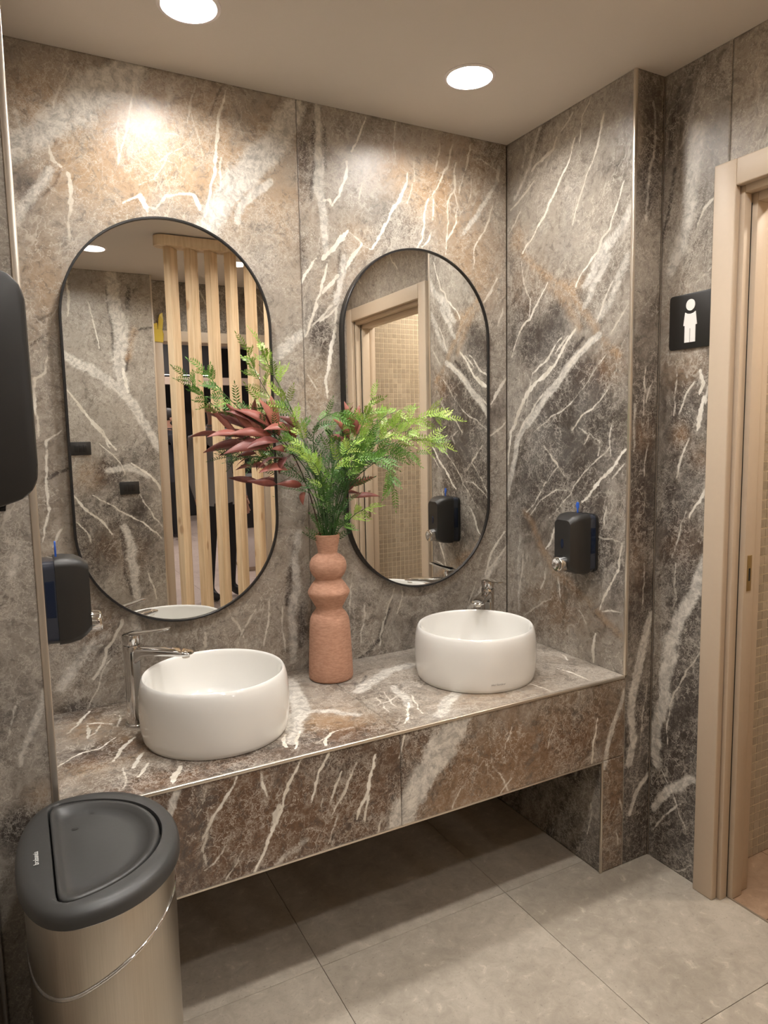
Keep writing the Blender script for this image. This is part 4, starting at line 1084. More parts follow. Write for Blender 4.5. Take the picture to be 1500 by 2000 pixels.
loft('lower_body', [L(0.0302, 0.0135), L(0.0310, 0.012), L(0.30, 0.0115), LT(-0.006, 0.0110), LT(-0.0035, 0.0112)], M['steel'], bin_)
loft('seam_ring', [LT(-0.0034, 0.0125), LT(-0.003, 0.0108), LT(-0.0015, 0.0095), LT(0.0015, 0.0095), LT(0.003, 0.0108)], M['chrome'], bin_, ang=60)
loft('upper_body', [LT(0.0031, 0.0135), LT(0.0036, 0.0122), LT(0.0100, 0.0115), L(0.650, 0.010), L(0.664, 0.010)], M['steel'], bin_)
loft('rim_ring', [L(0.6642, 0.011), L(0.665, 0.0085), L(0.6675, 0.0075), L(0.669, 0.0085)], M['chrome'], bin_, ang=60)
HX = -0.049   # hinge line in bin coordinates
def flap_outline(ins, n=72):
    arc = []
    A, B = 0.170 - 0.029 - HX - ins * 1.6, 0.172 - ins
    for k in range(241):
        a = -math.pi / 2 + math.pi * k / 240
        arc.append(Vector((HX + ins * 0.6 + A * abs(math.cos(a)) ** 0.93, B * math.copysign(abs(math.sin(a)) ** 0.95, math.sin(a)))))
    arc.append(arc[0].copy())
    cum = [0]
    for p, q in zip(arc[:-1], arc[1:]): cum.append(cum[-1] + (q - p).length)
    o = []; j = 0
    for k in range(n):
        d_ = cum[-1] * k / n
        while cum[j + 1] < d_: j += 1
        f_ = (d_ - cum[j]) / max(1e-9, cum[j + 1] - cum[j]); o.append(arc[j].lerp(arc[j + 1], f_))
    for it in range(5):
        o = [(o[i - 1] + o[i] * 2 + o[(i + 1) % n]) / 4 for i in range(n)]
    # start at the front so that the loops line up with the body outline
    i0 = max(range(n), key=lambda i: o[i].x)
    o = o[i0:] + o[:i0]
    return [(p.x, p.y) for p in o]
FL = lambda z, ins: [(x, y, z) for x, y in flap_outline(ins)]
lid = loft('lid_rim', [L(0.6692, 0.012), L(0.6697, 0.003), L(0.672, 0.0), L(0.682, 0.0), L(0.6895, 0.0016), L(0.6945, 0.0050), L(0.6980, 0.010), L(0.7003, 0.018), L(0.7010, 0.026), FL(0.7005, -0.001), FL(0.695, 0.0012), FL(0.680, 0.0014), FL(0.674, 0.05)], M['lidblack'], bin_, True, True, 50)
flap = loft('flap', [FL(0.678, 0.0045), FL(0.698, 0.0045), FL(0.7005, 0.0065), FL(0.7010, 0.010), FL(0.7000, 0.016), FL(0.6940, 0.024), FL(0.6900, 0.034), FL(0.6895, 0.05)], M['lidblack'], bin_, True, True, 60)
mw = Matrix(((0, -1, 0, BX - 0.0735), (1, 0, 0, BY - 0.015), (0, 0, 1, 0.7022), (0, 0, 0, 1)))
lt = lettering('lid_lettering', 'brabantia', 0.0125, M['palegrey'], None, mw, 0, 0.0003, 0.95)
lt.parent = lid; lt.matrix_parent_inverse = Matrix.Translation((-BX, -BY, 0))
for (x, y, a, l) in ((-0.005, 0.075, 0.2, .016), (0.030, 0.120, 0.1, .010)):
    pts = [(BX * 0 + x + l * math.cos(th) * (0.4), y + 0.006 * 0 + l * math.sin(th) * 0.3, 0.68975) for th in np.linspace(0, 2 * math.pi, 14, endpoint=False)]
    loft('water_mark', [pts, [(p[0], p[1], 0.68995) for p in pts]], M['black'], flap)

# ------------------------------------------------------------------ vase
VX, VY = -0.8145, -0.125
vprof = [(0.0, 0), (0.066, 0), (0.0705, 0.003), (0.072, 0.010), (0.0705, 0.06), (0.0685, 0.11), (0.0665, 0.155), (0.0645, 0.185), (0.062, 0.199), (0.056, 0.212), (0.047, 0.2235), (0.0425, 0.230), (0.0425, 0.234),
         (0.0475, 0.243), (0.056, 0.259), (0.0645, 0.274), (0.0675, 0.2825), (0.0675, 0.2865), (0.064, 0.294), (0.055, 0.309), (0.0465, 0.3195), (0.0415, 0.3255), (0.0410, 0.3285), (0.0445, 0.3325), (0.0525, 0.343), (0.0580, 0.356), (0.0597, 0.369), (0.0580, 0.382), (0.0520, 0.394), (0.0430, 0.4025), (0.0345, 0.4075), (0.0312, 0.4105),
         (0.0312, 0.4140), (0.0335, 0.430), (0.0375, 0.449), (0.0412, 0.4670), (0.0418, 0.4705), (0.0405, 0.4715), (0.0388, 0.4690), (0.0350, 0.450), (0.0300, 0.425), (0.027, 0.40), (0.0, 0.395)]
vase = empty('vase', (VX, VY, HC + 0.0005)); tag(vase, 'terracotta vase with stacked bulges standing between the two basins', 'vase')
lathe('vase_body', vprof, M['terracotta'], vase, 72, ang=60)
ZM = HC + 0.47

# ------------------------------------------------------------------ artificial stems in the vase
def pxp(px, py, y):
    if px < 600: y = -0.112 + (y + 0.14) * 0.4     # the left part leans closer to the wall
    return Vector(at(px, py, 1, y))
def leaf_mesh(name, base, tip, width, droop=0.015, fold=0.25, upv=Vector((0, -0.5, 0.85)), seg=8):
    base, tip = Vector(base), Vector(tip)
    d = tip - base; Ln = d.length; dn = d.normalized()
    side = dn.cross(upv)
    if side.length < 1e-4: side = dn.cross(Vector((1, 0, 0)))
    side.normalize(); nrm = side.cross(dn).normalized()
    V, F = [], []
    for i in range(seg + 1):
        u = i / seg
        w = width * 0.5 * (math.sin(math.pi * min(1, u ** 0.75)) ** 0.85 if 0 < u < 1 else 0.03)
        p = base + dn * (Ln * u) + nrm * (droop * 4 * u * (1 - u)) + Vector((0, 0, 0.10 * Ln * (u - 1.25 * u * u)))
        V += [p - side * w + nrm * w * fold, p, p + side * w + nrm * w * fold]
    for i in range(seg):
        a = 3 * i
        F += [(a, a + 1, a + 4, a + 3), (a + 1, a + 2, a + 5, a + 4)]
    n = len(V)     # thickness
    V += [v - nrm * 0.0005 for v in V[:n]]
    F += [tuple(n + i for i in f[::-1]) for f in F[:2 * seg]]
    for i in range(seg):
        a = 3 * i
        F += [(a, a + 3, n + a + 3, n + a), (a + 2, n + a + 2, n + a + 5, a + 5)]
    return V, F

def red_branch(label, path, leaves):
    t = empty('red_leaf_branch', (VX, VY, HC + 0.08)); tag(t, label, 'artificial plant', 'artificial stems in the vase')
    inv = Matrix.Translation((-VX, -VY, -HC - 0.08))
    pts = curve_pts(path, 8)
    o = tube('stem', pts, [0.0026 - 0.0012 * i / len(pts) for i in range(len(pts))], M['stem_brown'], t, 7); o.matrix_parent_inverse = inv
    for (b, tp, w, dr) in leaves:
        # short stalk from the nearest point of the stem
        near = min(pts, key=lambda p: (p - b).length)
        V, F = leaf_mesh('leaf', b, tp, w, dr, random.uniform(0.12, 0.4), Vector((-0.39 + random.gauss(0, .25), -0.80 + random.gauss(0, .2), 0.45 + random.gauss(0, .25))))
        if (near - b).length > 0.004:
            tv_, tf_ = tube_data([near, (near + b) / 2 + Vector((0, 0, -0.002)), b], 0.0009, 5)
            k = len(V); V = V + tv_; F = F + [tuple(k + i for i in f) for f in tf_]
        o = from_py('leaf', V, F, M['red_leaf'], t, smooth=True); o.matrix_parent_inverse = inv
    return t

V0 = Vector((VX - 0.012, VY, HC + 0.41)); V1 = Vector((VX - 0.026, VY - 0.006, ZM + 0.004))
def lv(bx, by, tx, ty, w, y0=-0.14, y1=None, dr=0.010):
    return (pxp(bx, by, y0), pxp(tx, ty, y0 if y1 is None else y1), w, dr)
redL = [lv(546,852,504,776,.034,-.15,-.17), lv(540,848,529,770,.032,-.15,-.12), lv(548,842,456,796,.036,-.15,-.19), lv(520,835,440,800,.026,-.15,-.20,.004), lv(500,850,437,782,.022,-.15,-.16), lv(530,850,446,846,.030,-.16,-.22),
        lv(470,848,404,852,.022,-.18,-.22,.008), lv(528,868,436,884,.036,-.16,-.23,.014), lv(545,862,478,876,.030,-.17,-.24,.012), lv(572,842,515,838,.034,-.16,-.22,.012), lv(585,838,545,812,.028,-.14,-.18), lv(560,880,530,876,.024,-.16,-.21),
        lv(555,900,503,916,.026,-.15,-.22,.016), lv(562,918,505,922,.034,-.16,-.23,.010), lv(540,946,482,938,.022,-.14,-.18,.012), lv(590,948,540,944,.024,-.15,-.19,.008), lv(595,960,592,986,.020,-.14,-.16), lv(560,892,545,925,.026,-.16,-.20), lv(500,885,462,892,.018,-.15,-.18,.008), lv(575,860,560,822,.026,-.14,-.12)]
red_branch('burgundy leaf branch leaning left out of the vase', [V0, V1, pxp(612,990,-.13), pxp(596,940,-.14), pxp(570,885,-.15), pxp(535,845,-.16), pxp(480,846,-.18)], redL)
V1r = Vector((VX + 0.020, VY + 0.012, ZM + 0.004))
redR = [lv(688,846,672,782,.026,-.06,-.07,.018), lv(692,850,702,790,.024,-.06,-.05,.012), lv(684,858,650,816,.026,-.06,-.09), lv(694,852,722,826,.026,-.06,-.05), lv(680,870,640,850,.028,-.06,-.10), lv(700,880,715,905,.022,-.06,-.10), lv(676,890,655,920,.020,-.06,-.10),
        lv(684,972,742,968,.020,-.08,-.10,.008), lv(682,958,705,930,.022,-.08,-.08), lv(690,950,732,930,.018,-.07,-.08), lv(680,930,700,940,.018,-.07,-.1)]
red_branch('burgundy leaf branch at the back right of the bouquet', [V0 + Vector((.02, .008, 0)), V1r, pxp(672,985,-.08), pxp(678,930,-.07), pxp(688,850,-.06)], redR)


def frond_data(p0, p1, sag, nl, ll, upv, lw=0.30):
    """one feather: rachis with paired narrow leaflets"""
    V, F = [], []
    p0, p1 = Vector(p0), Vector(p1)
    d = p1 - p0; Ln = d.length; dn = d.normalized()
    side = dn.cross(upv)
    if side.length < 1e-4: side = dn.cross(Vector((1, 0, 0)))
    side.normalize(); nrm = side.cross(dn).normalized()
    P = lambda u: p0 + dn * Ln * u + Vector((0, 0, -sag * u * u)) + nrm * (0.25 * sag * math.sin(u * 3))
    rach = [P(i / 5) for i in range(6)]
    tv_, tf_ = tube_data(rach, [0.0008 - 0.0005 * i / 5 for i in range(6)], 4)
    V += tv_; F += tf_
    for i in range(nl):
        u = 0.10 + 0.88 * i / (nl - 1)
        p = P(u); l = ll * (0.55 + 0.45 * math.sin(math.pi * min(1, 0.15 + 0.85 * u))) * (1.0 if u < 0.8 else 1 - 0.55 * (u - 0.8) / 0.2)
        for s in (-1, 1):
            dd = (dn * (0.62 + random.uniform(-.12, .12)) + side * s * 0.80 + nrm * random.uniform(-0.05, 0.28)).normalized()
            ww = dd.cross(nrm).normalized() * (l * lw * 0.5)
            k = len(V)
            V += [p, p + dd * l * 0.45 + ww, p + dd * l, p + dd * l * 0.45 - ww]
            F += [(k, k + 1, k + 2, k + 3)]
    k = len(V); e = P(1.0)
    V += [e, e + dn * ll * .35 + side * ll * .12, e + dn * ll * .8, e + dn * ll * .35 - side * ll * .12]; F += [(k, k + 1, k + 2, k + 3)]
    return V, F

def fern(label, path, y_tone, n_fr, fl, ll, start=0.45, spread=0.9, sag=0.012, nl=13, mats=('fern_mid', 'fern_light')):
    t = empty('fern_sprig', (VX, VY, HC + 0.08)); tag(t, label, 'artificial plant', 'artificial stems in the vase')
    inv = Matrix.Translation((-VX, -VY, -HC - 0.08))
    pts = curve_pts(path, 10); n = len(pts)
    o = tube('stem', pts, [0.0022 - 0.0015 * i / n for i in range(n)], M['stem_green'], t, 6); o.matrix_parent_inverse = inv
    fl *= 1.45; ll *= 1.32
    n_fr = int(n_fr * 1.25)
    for k in range(n_fr):
        u = start + (1 - start) * (k + 0.5) / n_fr if k < n_fr - 1 else 0.985
        i = min(n - 2, int(u * (n - 1)))
        p = pts[i]; d = (pts[i + 1] - pts[i]).normalized()
        rnd = Vector((random.gauss(0, 1), random.gauss(0, 0.8), random.gauss(0, 1)))
        lat = (rnd - d * rnd.dot(d)).normalized()
        if k == n_fr - 1: dirv = (d + lat * 0.15).normalized(); L_ = fl * 0.8
        else: dirv = (d * random.uniform(.55, 1.0) + lat * spread * random.uniform(.6, 1.1)).normalized(); L_ = fl * random.uniform(0.65, 1.15) * (1.05 - 0.35 * (k / n_fr))
        end = p + dirv * L_
        if end.y > -0.012: end.y = -0.012
        upv = Vector((-0.35 + random.gauss(0, .45), -0.9 + random.gauss(0, .3), 0.35 + random.gauss(0, .35)))
        V, F = frond_data(p, end, sag * random.uniform(.2, 1.5), max(8, int(L_ / 0.0088)), ll * random.uniform(.9, 1.15), upv)
        mt = mats[1] if (k / n_fr) > y_tone else mats[0]
        o = from_py('frond', V, F, M[mt], t); o.matrix_parent_inverse = inv
    return t

def mouth(dx, dy): return [Vector((VX + dx * .5, VY + dy * .5, HC + 0.41)), Vector((VX + dx, VY + dy, ZM + 0.004))]
fern('fern sprig reaching far left, its tip in front of the pine slats', mouth(-.012, -.012) + [pxp(605,930,-.15), pxp(545,860,-.17), pxp(470,800,-.19), pxp(425,755,-.20), pxp(398,722,-.20)], .25, 15, .055, .011, .48, .8, mats=('fern_dark', 'fern_mid'))
fern('tallest fern sprig rising over the edge of the left mirror', mouth(-.008, .010) + [pxp(622,950,-.12), pxp(590,850,-.11), pxp(560,780,-.10), pxp(530,725,-.10), pxp(508,672,-.10)], .35, 16, .062, .013, .42, .85, mats=('fern_mid', 'fern_light'))
fern('fern sprig spreading left of centre', mouth(-.004, -.016) + [pxp(622,960,-.15), pxp(600,880,-.17), pxp(575,820,-.18), pxp(545,770,-.18)], .3, 14, .060, .013, .35, .9, mats=('fern_mid', 'fern_light'))
fern('fern sprig arching over to the right at the top centre', mouth(.002, .008) + [pxp(630,950,-.14), pxp(612,870,-.15), pxp(622,825,-.16), pxp(655,806,-.17), pxp(678,808,-.17)], .4, 13, .050, .012, .4, .75, mats=('fern_dark', 'fern_mid'))
fern('upright fern sprig right of centre', mouth(.010, .004) + [pxp(668,940,-.13), pxp(690,870,-.14), pxp(712,820,-.15), pxp(728,778,-.15)], .3, 15, .062, .012, .38, .9, mats=('fern_mid', 'fern_light'))
fern('longest fern sprig reaching right in front of the tiled reflection', mouth(.016, -.006) + [pxp(675,945,-.14), pxp(715,880,-.16), pxp(770,835,-.18), pxp(830,815,-.19), pxp(872,818,-.20)], .3, 20, .066, .013, .38, .85, mats=('fern_mid', 'fern_light'))
fern('fern sprig reaching right just below the longest one', mouth(.018, -.012) + [pxp(680,950,-.15), pxp(725,890,-.18), pxp(780,862,-.20), pxp(830,860,-.22), pxp(858,868,-.22)], .4, 17, .060, .012, .38, .85, mats=('fern_mid', 'fern_light'))
fern('fern sprig drooping to the right over the vase', mouth(.016, -.016) + [pxp(676,960,-.16), pxp(705,900,-.19), pxp(740,895,-.22), pxp(762,925,-.23), pxp(770,955,-.23)], .3, 14, .050, .012, .4, .8, mats=('fern_mid', 'fern_mid'))
fern('low fern sprig curling over the vase rim on the right', mouth(.030, -.006) + [pxp(682,1015,-.14), pxp(700,1000,-.15), pxp(722,990,-.16)], .2, 7, .040, .012, .35, .9, mats=('fern_mid', 'fern_light'))
fern('fern sprig low on the left beneath the burgundy leaves', mouth(-.016, .002) + [pxp(612,970,-.13), pxp(570,915,-.13), pxp(515,895,-.14), pxp(470,895,-.14)], 1.1, 15, .052, .010, .42, .9, mats=('fern_dark', 'fern_dark'))
fern('short bright fern sprig at the front centre', mouth(.000, -.022) + [pxp(636,980,-.17), pxp(625,930,-.20), pxp(612,905,-.22), pxp(590,895,-.23)], .2, 12, .050, .011, .3, 1.0, mats=('fern_mid', 'fern_light'))
fern('dense dark fern sprig at the left of the vase mouth', mouth(-.014, -.008) + [pxp(628,990,-.14), pxp(618,940,-.15), pxp(605,890,-.16)], 1.1, 16, .050, .010, .12, .65, mats=('fern_dark', 'fern_dark'))
fern('dense dark fern sprig at the middle of the vase mouth', mouth(.006, -.014) + [pxp(650,990,-.14), pxp(650,930,-.16), pxp(645,870,-.17)], 1.1, 18, .052, .010, .12, .65, mats=('fern_dark', 'fern_mid'))
fern('dense dark fern sprig at the right of the vase mouth', mouth(.020, -.004) + [pxp(668,990,-.14), pxp(682,930,-.15), pxp(700,880,-.16)], 1.1, 16, .050, .010, .12, .65, mats=('fern_dark', 'fern_dark'))
fern('bright fern spray tilting right across the middle', mouth(.004, -.018) + [pxp(645,960,-.17), pxp(655,910,-.20), pxp(680,880,-.22), pxp(705,850,-.23)], .3, 13, .052, .012, .35, .9, mats=('fern_mid', 'fern_light'))
fern('fern sprig filling the gap above the vase at the back', mouth(.000, .016) + [pxp(640,950,-.10), pxp(645,880,-.09), pxp(650,840,-.09)], .6, 14, .055, .011, .25, .9, mats=('fern_dark', 'fern_mid'))

fern('fern sprig pointing up and right, above the longest one', mouth(.014, .004) + [pxp(672,940,-.12), pxp(705,870,-.12), pxp(750,815,-.13), pxp(790,800,-.13)], .3, 15, .058, .012, .38, .9, mats=('fern_mid', 'fern_light'))
fern('fern sprig spreading right at mid height', mouth(.020, -.014) + [pxp(682,940,-.17), pxp(725,875,-.20), pxp(770,850,-.22), pxp(805,840,-.23)], .4, 15, .056, .012, .4, .9, mats=('fern_mid', 'fern_light'))
fern('fern sprig spreading low right over the tiled reflection', mouth(.022, -.008) + [pxp(684,950,-.15), pxp(730,905,-.16), pxp(775,885,-.17), pxp(815,885,-.18)], .6, 15, .052, .011, .4, .85, mats=('fern_dark', 'fern_mid'))
fern('fluffy fern sprig at the left front', mouth(-.010, -.018) + [pxp(622,960,-.17), pxp(598,900,-.20), pxp(578,865,-.22), pxp(562,845,-.22)], .5, 15, .048, .011, .3, .9, mats=('fern_dark', 'fern_mid'))
fern('fluffy fern sprig at the right front', mouth(.012, -.020) + [pxp(660,960,-.18), pxp(685,910,-.21), pxp(715,870,-.22)], .4, 15, .050, .012, .3, .9, mats=('fern_dark', 'fern_mid'))
fern('fern sprig standing straight up behind the middle', mouth(.004, .012) + [pxp(645,950,-.10), pxp(660,870,-.09), pxp(672,820,-.09)], .5, 13, .050, .011, .3, .9, mats=('fern_dark', 'fern_mid'))

# ------------------------------------------------------------------ restroom sign
sg = empty('restroom_sign', (W2, -0.726, 1.745)); tag(sg, 'square black sign with white standing figure beside the door', 'sign')
def rrect(w, h, r, n=6):
    o = []
    for sx, sy, a0 in ((1, 1, 0), (-1, 1, 90), (-1, -1, 180), (1, -1, 270)):
        for k in range(n):
            a = math.radians(a0 + 90 * k / (n - 1)); o.append((sx * (w / 2 - r) + r * math.cos(a), sy * (h / 2 - r) + r * math.sin(a)))
    return o
S0 = -0.0012
cy_ = 0.0
yc = -0.646 - 0.076 + 0.726; 
prism('plate', [(u + yc - 0.0, v) for u, v in rrect(0.150, 0.160, 0.010)], 0, -0.0060, S0, M['black'], sg, 0.0008)
fx0, fx1 = -0.0078, -0.0062
prism('figure_head', [(yc + 0.0 + 0.0155 * math.cos(a), 0.046 + 0.0165 * math.sin(a)) for a in np.linspace(0, 2 * math.pi, 28, endpoint=False)], 0, fx0, fx1, M['white_sign'], sg)
bodyp = [(-0.018, 0.026), (-0.010, 0.0215), (0, 0.0200), (0.010, 0.0215), (0.018, 0.026), (0.0235, -0.012), (0.0185, -0.013), (0.0185, -0.062), (0.0010, -0.062), (0.0010, -0.022), (-0.0010, -0.022), (-0.0010, -0.062), (-0.0185, -0.062), (-0.0185, -0.013), (-0.0235, -0.012)]
prism('figure_body', [(yc + u, v) for u, v in bodyp], 0, fx0, fx1, M['white_sign'], sg)

# ------------------------------------------------------------------ wall switches on the rear wall (seen in the mirror)
def switch(cx, cz, label):
    t = empty('wall_switch', (cx, YR, cz)); tag(t, label, 'switch', 'black wall plates on the rear wall')
    p = box('plate', (-0.060, 0.0006, -0.041), (0.060, 0.009, 0.041), M['black'], t, 0.002)
    for k in range(3):
        box('module', (-0.036 + 0.0245 * k, 0.0091, -0.023), (-0.0125 + 0.0245 * k, 0.0115, 0.023), M['blackmetal'], t, 0.0008)
a = at(157.5, 876, 1, YR, True); switch(a[0], a[2], 'upper black wall plate mirrored at the left of the left mirror')
a = at(253, 953, 1, YR, True); switch(a[0], a[2], 'lower black wall plate mirrored on the marble beside the slats')

# ------------------------------------------------------------------ pine slat screen
scr = empty('slat_screen', (-0.42, -1.735, 0)); tag(scr, 'pine screen of turned vertical slats under a rounded top rail, seen in mirror', 'screen')
sinv = Matrix.Translation((0.42, 1.735, 0))
pts = []
for k in range(9): a = math.pi / 2 + math.pi * k / 8; pts.append((-0.925 + 0.045 * math.cos(a), -1.722 + 0.045 * math.sin(a)))
pts += [(0.115, -1.767), (0.115, -1.677)]
o = prism('top_rail', pts, 2, H - 0.058, H - 0.006, M['pine'], scr, 0.002); o.matrix_parent_inverse = sinv
o = prism('floor_rail', pts, 2, 0.0005, 0.030, M['pine'], scr, 0.002); o.matrix_parent_inverse = sinv
sm = bpy.data.meshes.new('slat'); bm = bmesh.new(); box_bm(bm, (-0.040, -0.0175, 0.0305), (0.040, 0.0175, H - 0.0585), 0.002, 2); bm.to_mesh(sm); bm.free(); sm.materials.append(M['pine'])
for k in range(10):
    o = bpy.data.objects.new('slat', sm); COL.objects.link(o); o.parent = scr
    o.matrix_parent_inverse = sinv
    o.location = (-0.885 + 0.1060 * k, -1.732, 0); o.rotation_euler = (0, 0, math.radians(-47))

# ------------------------------------------------------------------ the mall passage behind the entrance (seen in the mirror)
fm = struct('floor_mall')
tm = bpy.data.meshes.new('mall_tile'); bm = bmesh.new(); box_bm(bm, (-0.3985, -0.3985, -0.010), (0.3985, 0.3985, 0.0)); bm.to_mesh(tm); bm.free(); tm.materials.append(M['mall_floor'])
for i in range(8):
    for j in range(10):
        o = bpy.data.objects.new('floor_tile', tm); COL.objects.link(o); o.parent = fm
        o.location = (-2.2 + 0.8 * i, -3.335 - 0.8 * j, -0.0005)
box('screed', (-2.6, -11.2, -0.06), (3.8, YR2 - 0.131, -0.0108), M['grout'], fm)
cm = box('ceiling_mall', (-2.6, -11.2, 3.10), (3.8, YR2 - 0.121, 3.2), M['white_panel']); cm['kind'] = 'structure'
ws = struct('wall_mall_left'); box('panel', (-2.7, -11.2, 0), (-2.601, YR2 - 0.121, 3.1), M['plaster'], ws)
ws = struct('wall_mall_right'); box('panel', (3.801, -11.2, 0), (3.9, YR2 - 0.121, 3.1), M['plaster'], ws)
ws = struct('wall_mall_over'); box('panel', (-2.6, YR2 - 0.22, H + 0.081), (3.8, YR2 - 0.121, 3.1), M['plaster'], ws); box('panel', (W2 + 0.121, YR2 - 0.22, 0), (3.8, YR2 - 0.121, H + 0.08), M['plaster'], ws)
sf = struct('wall_shop')
box('dark_panel', (-2.6, -11.2, 0), (3.8, -11.1, 3.1), M['shopdark'], sf)
box('dark_soffit', (-2.6, -9.62, 2.45), (1.3, -9.50, 3.1), M['shopdark'], sf)
box('fascia', (-2.6, -9.62, 2.30), (3.8, -9.50, 2.42), M['shopbeige'], sf)
box('led_strip', (-2.6, -9.505, 2.445), (1.3, -9.49, 2.455), M['led'], sf)
for k in range(7): box('shop_post', (-2.2 + 0.95 * k, -9.60, 0), (-2.08 + 0.95 * k, -9.52, 2.30), M['shopdark'], sf)
for x, y, lb in ((0.1, -4.6, 'added lamp lighting the passage above the bald man'), (1.5, -6.4, 'added lamp lighting the passage beyond the white desk'), (-0.6, -6.6, 'added lamp lighting the passage left of its middle'), (0.6, -8.4, 'added lamp lighting the passage in front of the bearded man')):
    downlight(x, y, 3.10, lb, M['lamp_mall_added'], 0.14, 'added lamps of the mall passage', 0)  # unseen lamps added to light the passage that the mirror shows

# reception desk
dk = empty('reception_desk', (1.05, -5.35, 0)); tag(dk, 'dark topped white desk in the passage, mirrored between the last slats', 'desk')
box('white_front', (-0.60, -0.30, 0.045), (0.60, 0.27, 0.47), M['white_panel'], dk, 0.005)
box('plinth', (-0.58, -0.28, 0.0005), (0.58, 0.25, 0.0445), M['shopbeige'], dk)
box('dark_upper', (-0.62, -0.32, 0.4705), (0.62, 0.29, 1.02), M['shopdark'], dk, 0.01)

# yellow protective film on the entrance frame
yf = empty('yellow_film', (-0.755, YR2 + 0.021, 2.06)); tag(yf, 'crumpled yellow plastic film stuck on the entrance frame corner, seen in mirror', 'plastic film')
def sheet(name, pts2, dep):
    n = len(pts2); V = [(u, 0.002 + d_, v) for (u, v), d_ in zip(pts2, dep)] + [(u, 0.0005 + d_ * .9, v) for (u, v), d_ in zip(pts2, dep)]
    F = [tuple(range(n)), tuple(range(2 * n - 1, n - 1, -1))] + [(i, (i + 1) % n, (i + 1) % n + n, i + n) for i in range(n)]
    return from_py(name, V, F, M['yellow'], yf)
sheet('wrap', [(-0.052, 0.015), (0.012, 0.010), (0.016, 0.062), (0.010, 0.096), (-0.050, 0.094)], [0, .004, .012, .006, .002])
sheet('flap', [(-0.018, 0.096), (0.012, 0.097), (0.018, 0.150), (0.016, 0.205), (-0.004, 0.190), (-0.012, 0.165)], [0.004, .005, .012, .004, .010, .004])
sheet('flap', [(-0.050, 0.095), (-0.020, 0.096), (-0.022, 0.135), (-0.048, 0.128)], [0.003, .004, .012, .006])


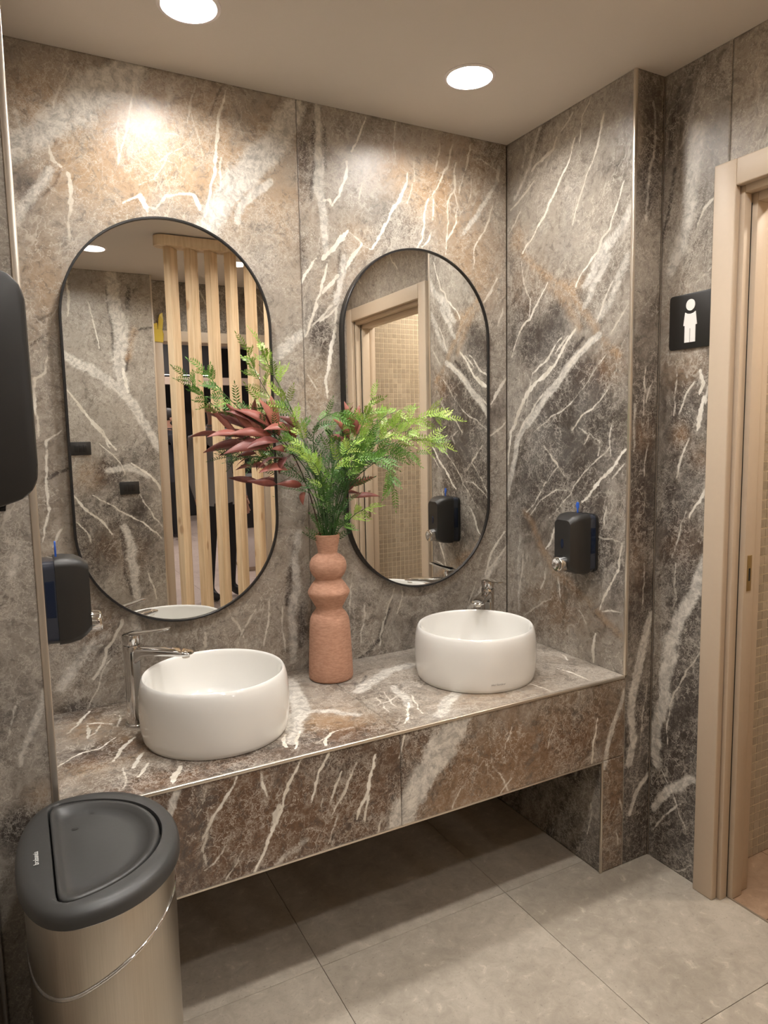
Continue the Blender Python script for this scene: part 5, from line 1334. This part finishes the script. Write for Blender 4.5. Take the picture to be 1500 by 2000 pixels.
# ------------------------------------------------------------------ people (seen in the mirror)
def person(loc, face, height, label, top, legs, hair=None, beard=False, arms='down', hem=0.86):
    """one continuous body grown from a skeleton; clothing and hair are its children"""
    t = empty('person', loc, face); tag(t, label, 'person')
    k = height / 1.78
    # skeleton, facing +x
    J = [((0, 0, 0.98), .135), ((0.005, 0, 1.14), .140), ((0.0, 0, 1.30), .150), ((-0.005, 0, 1.43), .125), ((0.0, 0, 1.50), .060), ((0.012, 0, 1.56), .058), ((0.025, 0, 1.66), .088), ((0.020, 0, 1.735), .066)]
    E_ = [(i, i + 1) for i in range(7)]
    for s in (-1, 1):
        b0 = len(J)
        J += [((0, s * .10, .90), .095), ((0.01, s * .105, .70), .082), ((0.015, s * .108, .49), .058), ((-0.012, s * .112, .28), .056), ((-0.015, s * .115, .085), .042), ((0.06, s * .125, .045), .040), ((0.145, s * .135, .035), .034)]
        E_ += [(0, b0)] + [(b0 + i, b0 + i + 1) for i in range(6)]
        b1 = len(J)
        if arms == 'down':
            J += [((-.005, s * .165, 1.43), .068), ((-0.015, s * .215, 1.28), .055), ((-0.02, s * .235, 1.13), .046), ((0.03, s * .245, 1.00), .038), ((0.065, s * .240, .90), .028), ((0.085, s * .235, .82), .034), ((0.10, s * .230, .74), .020)]
        else:
            J += [((-.005, s * .165, 1.43), .068), ((0.0, s * .220, 1.29), .056), ((0.02, s * .235, 1.14), .047), ((0.12, s * .18, 1.11), .040), ((0.21, s * .08, 1.12), .030), ((0.235, s * .03, 1.12), .034), ((0.25, -s * .02, 1.115), .022)]
        E_ += [(3, b1)] + [(b1 + i, b1 + i + 1) for i in range(5)]
        wr, pl = Vector(J[b1 + 4][0]), Vector(J[b1 + 5][0]); J.pop()
        fd = (pl - wr).normalized(); fs = Vector((1, 0, 0)) if arms == 'down' else Vector((0, 0, 1))
        fs = (fs - fd * fs.dot(fd)).normalized(); fn = fd.cross(fs)
        for q_, (off_, ln_) in enumerate(((-.026, .060), (-.009, .072), (.009, .068), (.025, .052))):
            r0 = len(J)
            J.append((tuple(pl + fs * off_ + fd * .018), .0105)); J.append((tuple(pl + fs * off_ * 1.15 + fd * (.018 + ln_ * .55) + fn * .006), .0090)); J.append((tuple(pl + fs * off_ * 1.15 + fd * (.018 + ln_) + fn * .020), .0075))
            E_ += [(b1 + 5, r0), (r0, r0 + 1), (r0 + 1, r0 + 2)]
        r0 = len(J)
        J.append((tuple(wr.lerp(pl, .55) + fs * .036), .0115)); J.append((tuple(pl + fs * .052 + fd * .012), .0090))
        E_ += [(b1 + 5, r0), (r0, r0 + 1)]
    me = bpy.data.meshes.new('body'); me.from_pydata([Vector(p) * k for p, r in J], E_, [])
    o = bpy.data.objects.new('body', me); COL.objects.link(o)
    md = o.modifiers.new('skin', 'SKIN'); md.use_smooth_shade = True
    sv = me.skin_vertices[0].data
    for i, (p, r) in enumerate(J):
        fl = 0.72 if i in (1, 2) else (0.66 if i == 3 else (0.92 if i == 6 else 1.0))
        sv[i].radius = (r * k, r * k * 1.0) if i not in (0, 1, 2, 3) else (r * k * 0.78, r * k * 1.12)
        sv[i].use_root = (i == 0)
    sb = o.modifiers.new('sub', 'SUBSURF'); sb.levels = 2; sb.render_levels = 2
    dg = bpy.context.evaluated_depsgraph_get(); dg.update()
    nm = bpy.data.meshes.new_from_object(o.evaluated_get(dg)); nm.name = 'body'
    bpy.data.objects.remove(o)
    nm.materials.clear()
    for m_ in (M['skin'], top, legs, M['shoe']): nm.materials.append(m_)
    for p in nm.polygons:
        c = p.center / k
        mi = 1
        if c.z > 1.505: mi = 0
        elif c.z < 0.085: mi = 3
        elif c.z < hem and not (abs(c.y) > 0.19): mi = 2
        if (arms == 'down' and abs(c.y) > 0.19 and c.z < 0.90) or (arms != 'down' and c.x > 0.185 and 1.0 < c.z < 1.25): mi = 0
        p.material_index = mi; p.use_smooth = True
    b = link('body', nm, None, t)
    # face: nose, ears, eyes
    hd = Vector((0.025, 0, 1.665)) * k
    f = from_py('nose', [Vector((.098, 0, 1.675)) * k, Vector((.128, 0, 1.640)) * k, Vector((.098, .017, 1.632)) * k, Vector((.098, -.017, 1.632)) * k], [(0, 2, 1), (0, 1, 3), (1, 2, 3), (0, 3, 2)], M['skin'], b, True)
    for s in (-1, 1):
        lathe('ear', [(0, 0), (.020, .004), (.024, .010), (.012, .016), (0, .016)], M['skin'], b, 12).matrix_local = Matrix.Translation(Vector((0.015, s * .078, 1.655)) * k) @ Matrix.Rotation(-s * math.pi / 2, 4, 'X')
        lathe('eye', [(0, 0), (.011, .001), (.010, .006), (0, .009)], M['hair'], b, 10).matrix_local = Matrix.Translation(Vector((0.098, s * .032, 1.682)) * k) @ Matrix.Rotation(math.pi / 2, 4, 'Y')
    box('mouth', Vector((.096, -.022, 1.604)) * k, Vector((.104, .022, 1.612)) * k, M['hair'], b, .002)
    if hair is not None or beard:
        bm = bmesh.new(); bmesh.ops.create_uvsphere(bm, u_segments=24, v_segments=16, radius=1)
        if hair is not None:
            for v in bm.verts: v.co = Vector((v.co.x * .108 + .010, v.co.y * .097, v.co.z * .098 + 1.705)) * k
            bmesh.ops.delete(bm, geom=[v for v in bm.verts if (v.co.x / k > .058 and v.co.z / k < 1.735) or v.co.z / k < 1.615], context='VERTS')
            hm = bpy.data.meshes.new('hair'); bm.to_mesh(hm); link('hair', hm, hair, t, True)
        bm.free()
    if beard:
        bm = bmesh.new(); bmesh.ops.create_uvsphere(bm, u_segments=20, v_segments=14, radius=1)
        for v in bm.verts: v.co = Vector((v.co.x * .070 + .046, v.co.y * .078, v.co.z * .060 + 1.605)) * k
        bmesh.ops.delete(bm, geom=[v for v in bm.verts if v.co.z / k > 1.632], context='VERTS')
        hm = bpy.data.meshes.new('beard'); bm.to_mesh(hm); bm.free(); link('beard', hm, M['hair'], t, True)
    # jacket or shirt hem and collar
    lathe('collar', [(.064, 1.485), (.070, 1.500), (.072, 1.525), (.066, 1.528)], top, t, 20, caps=False).scale = (k, k, k)
    return t
person((0.275, -8.05, 0), math.radians(-12), 1.84, 'bearded man in dark jacket standing in the passage, at the slat screen edge', M['navy'], M['blackcloth'], M['hair'], True, 'front', 0.80)
person((-0.10, -4.05, 0), math.radians(70), 1.80, 'bald man in grey sweater and black trousers behind the pine slats', M['greycloth'], M['blackcloth'], None, False, 'down', 0.84)
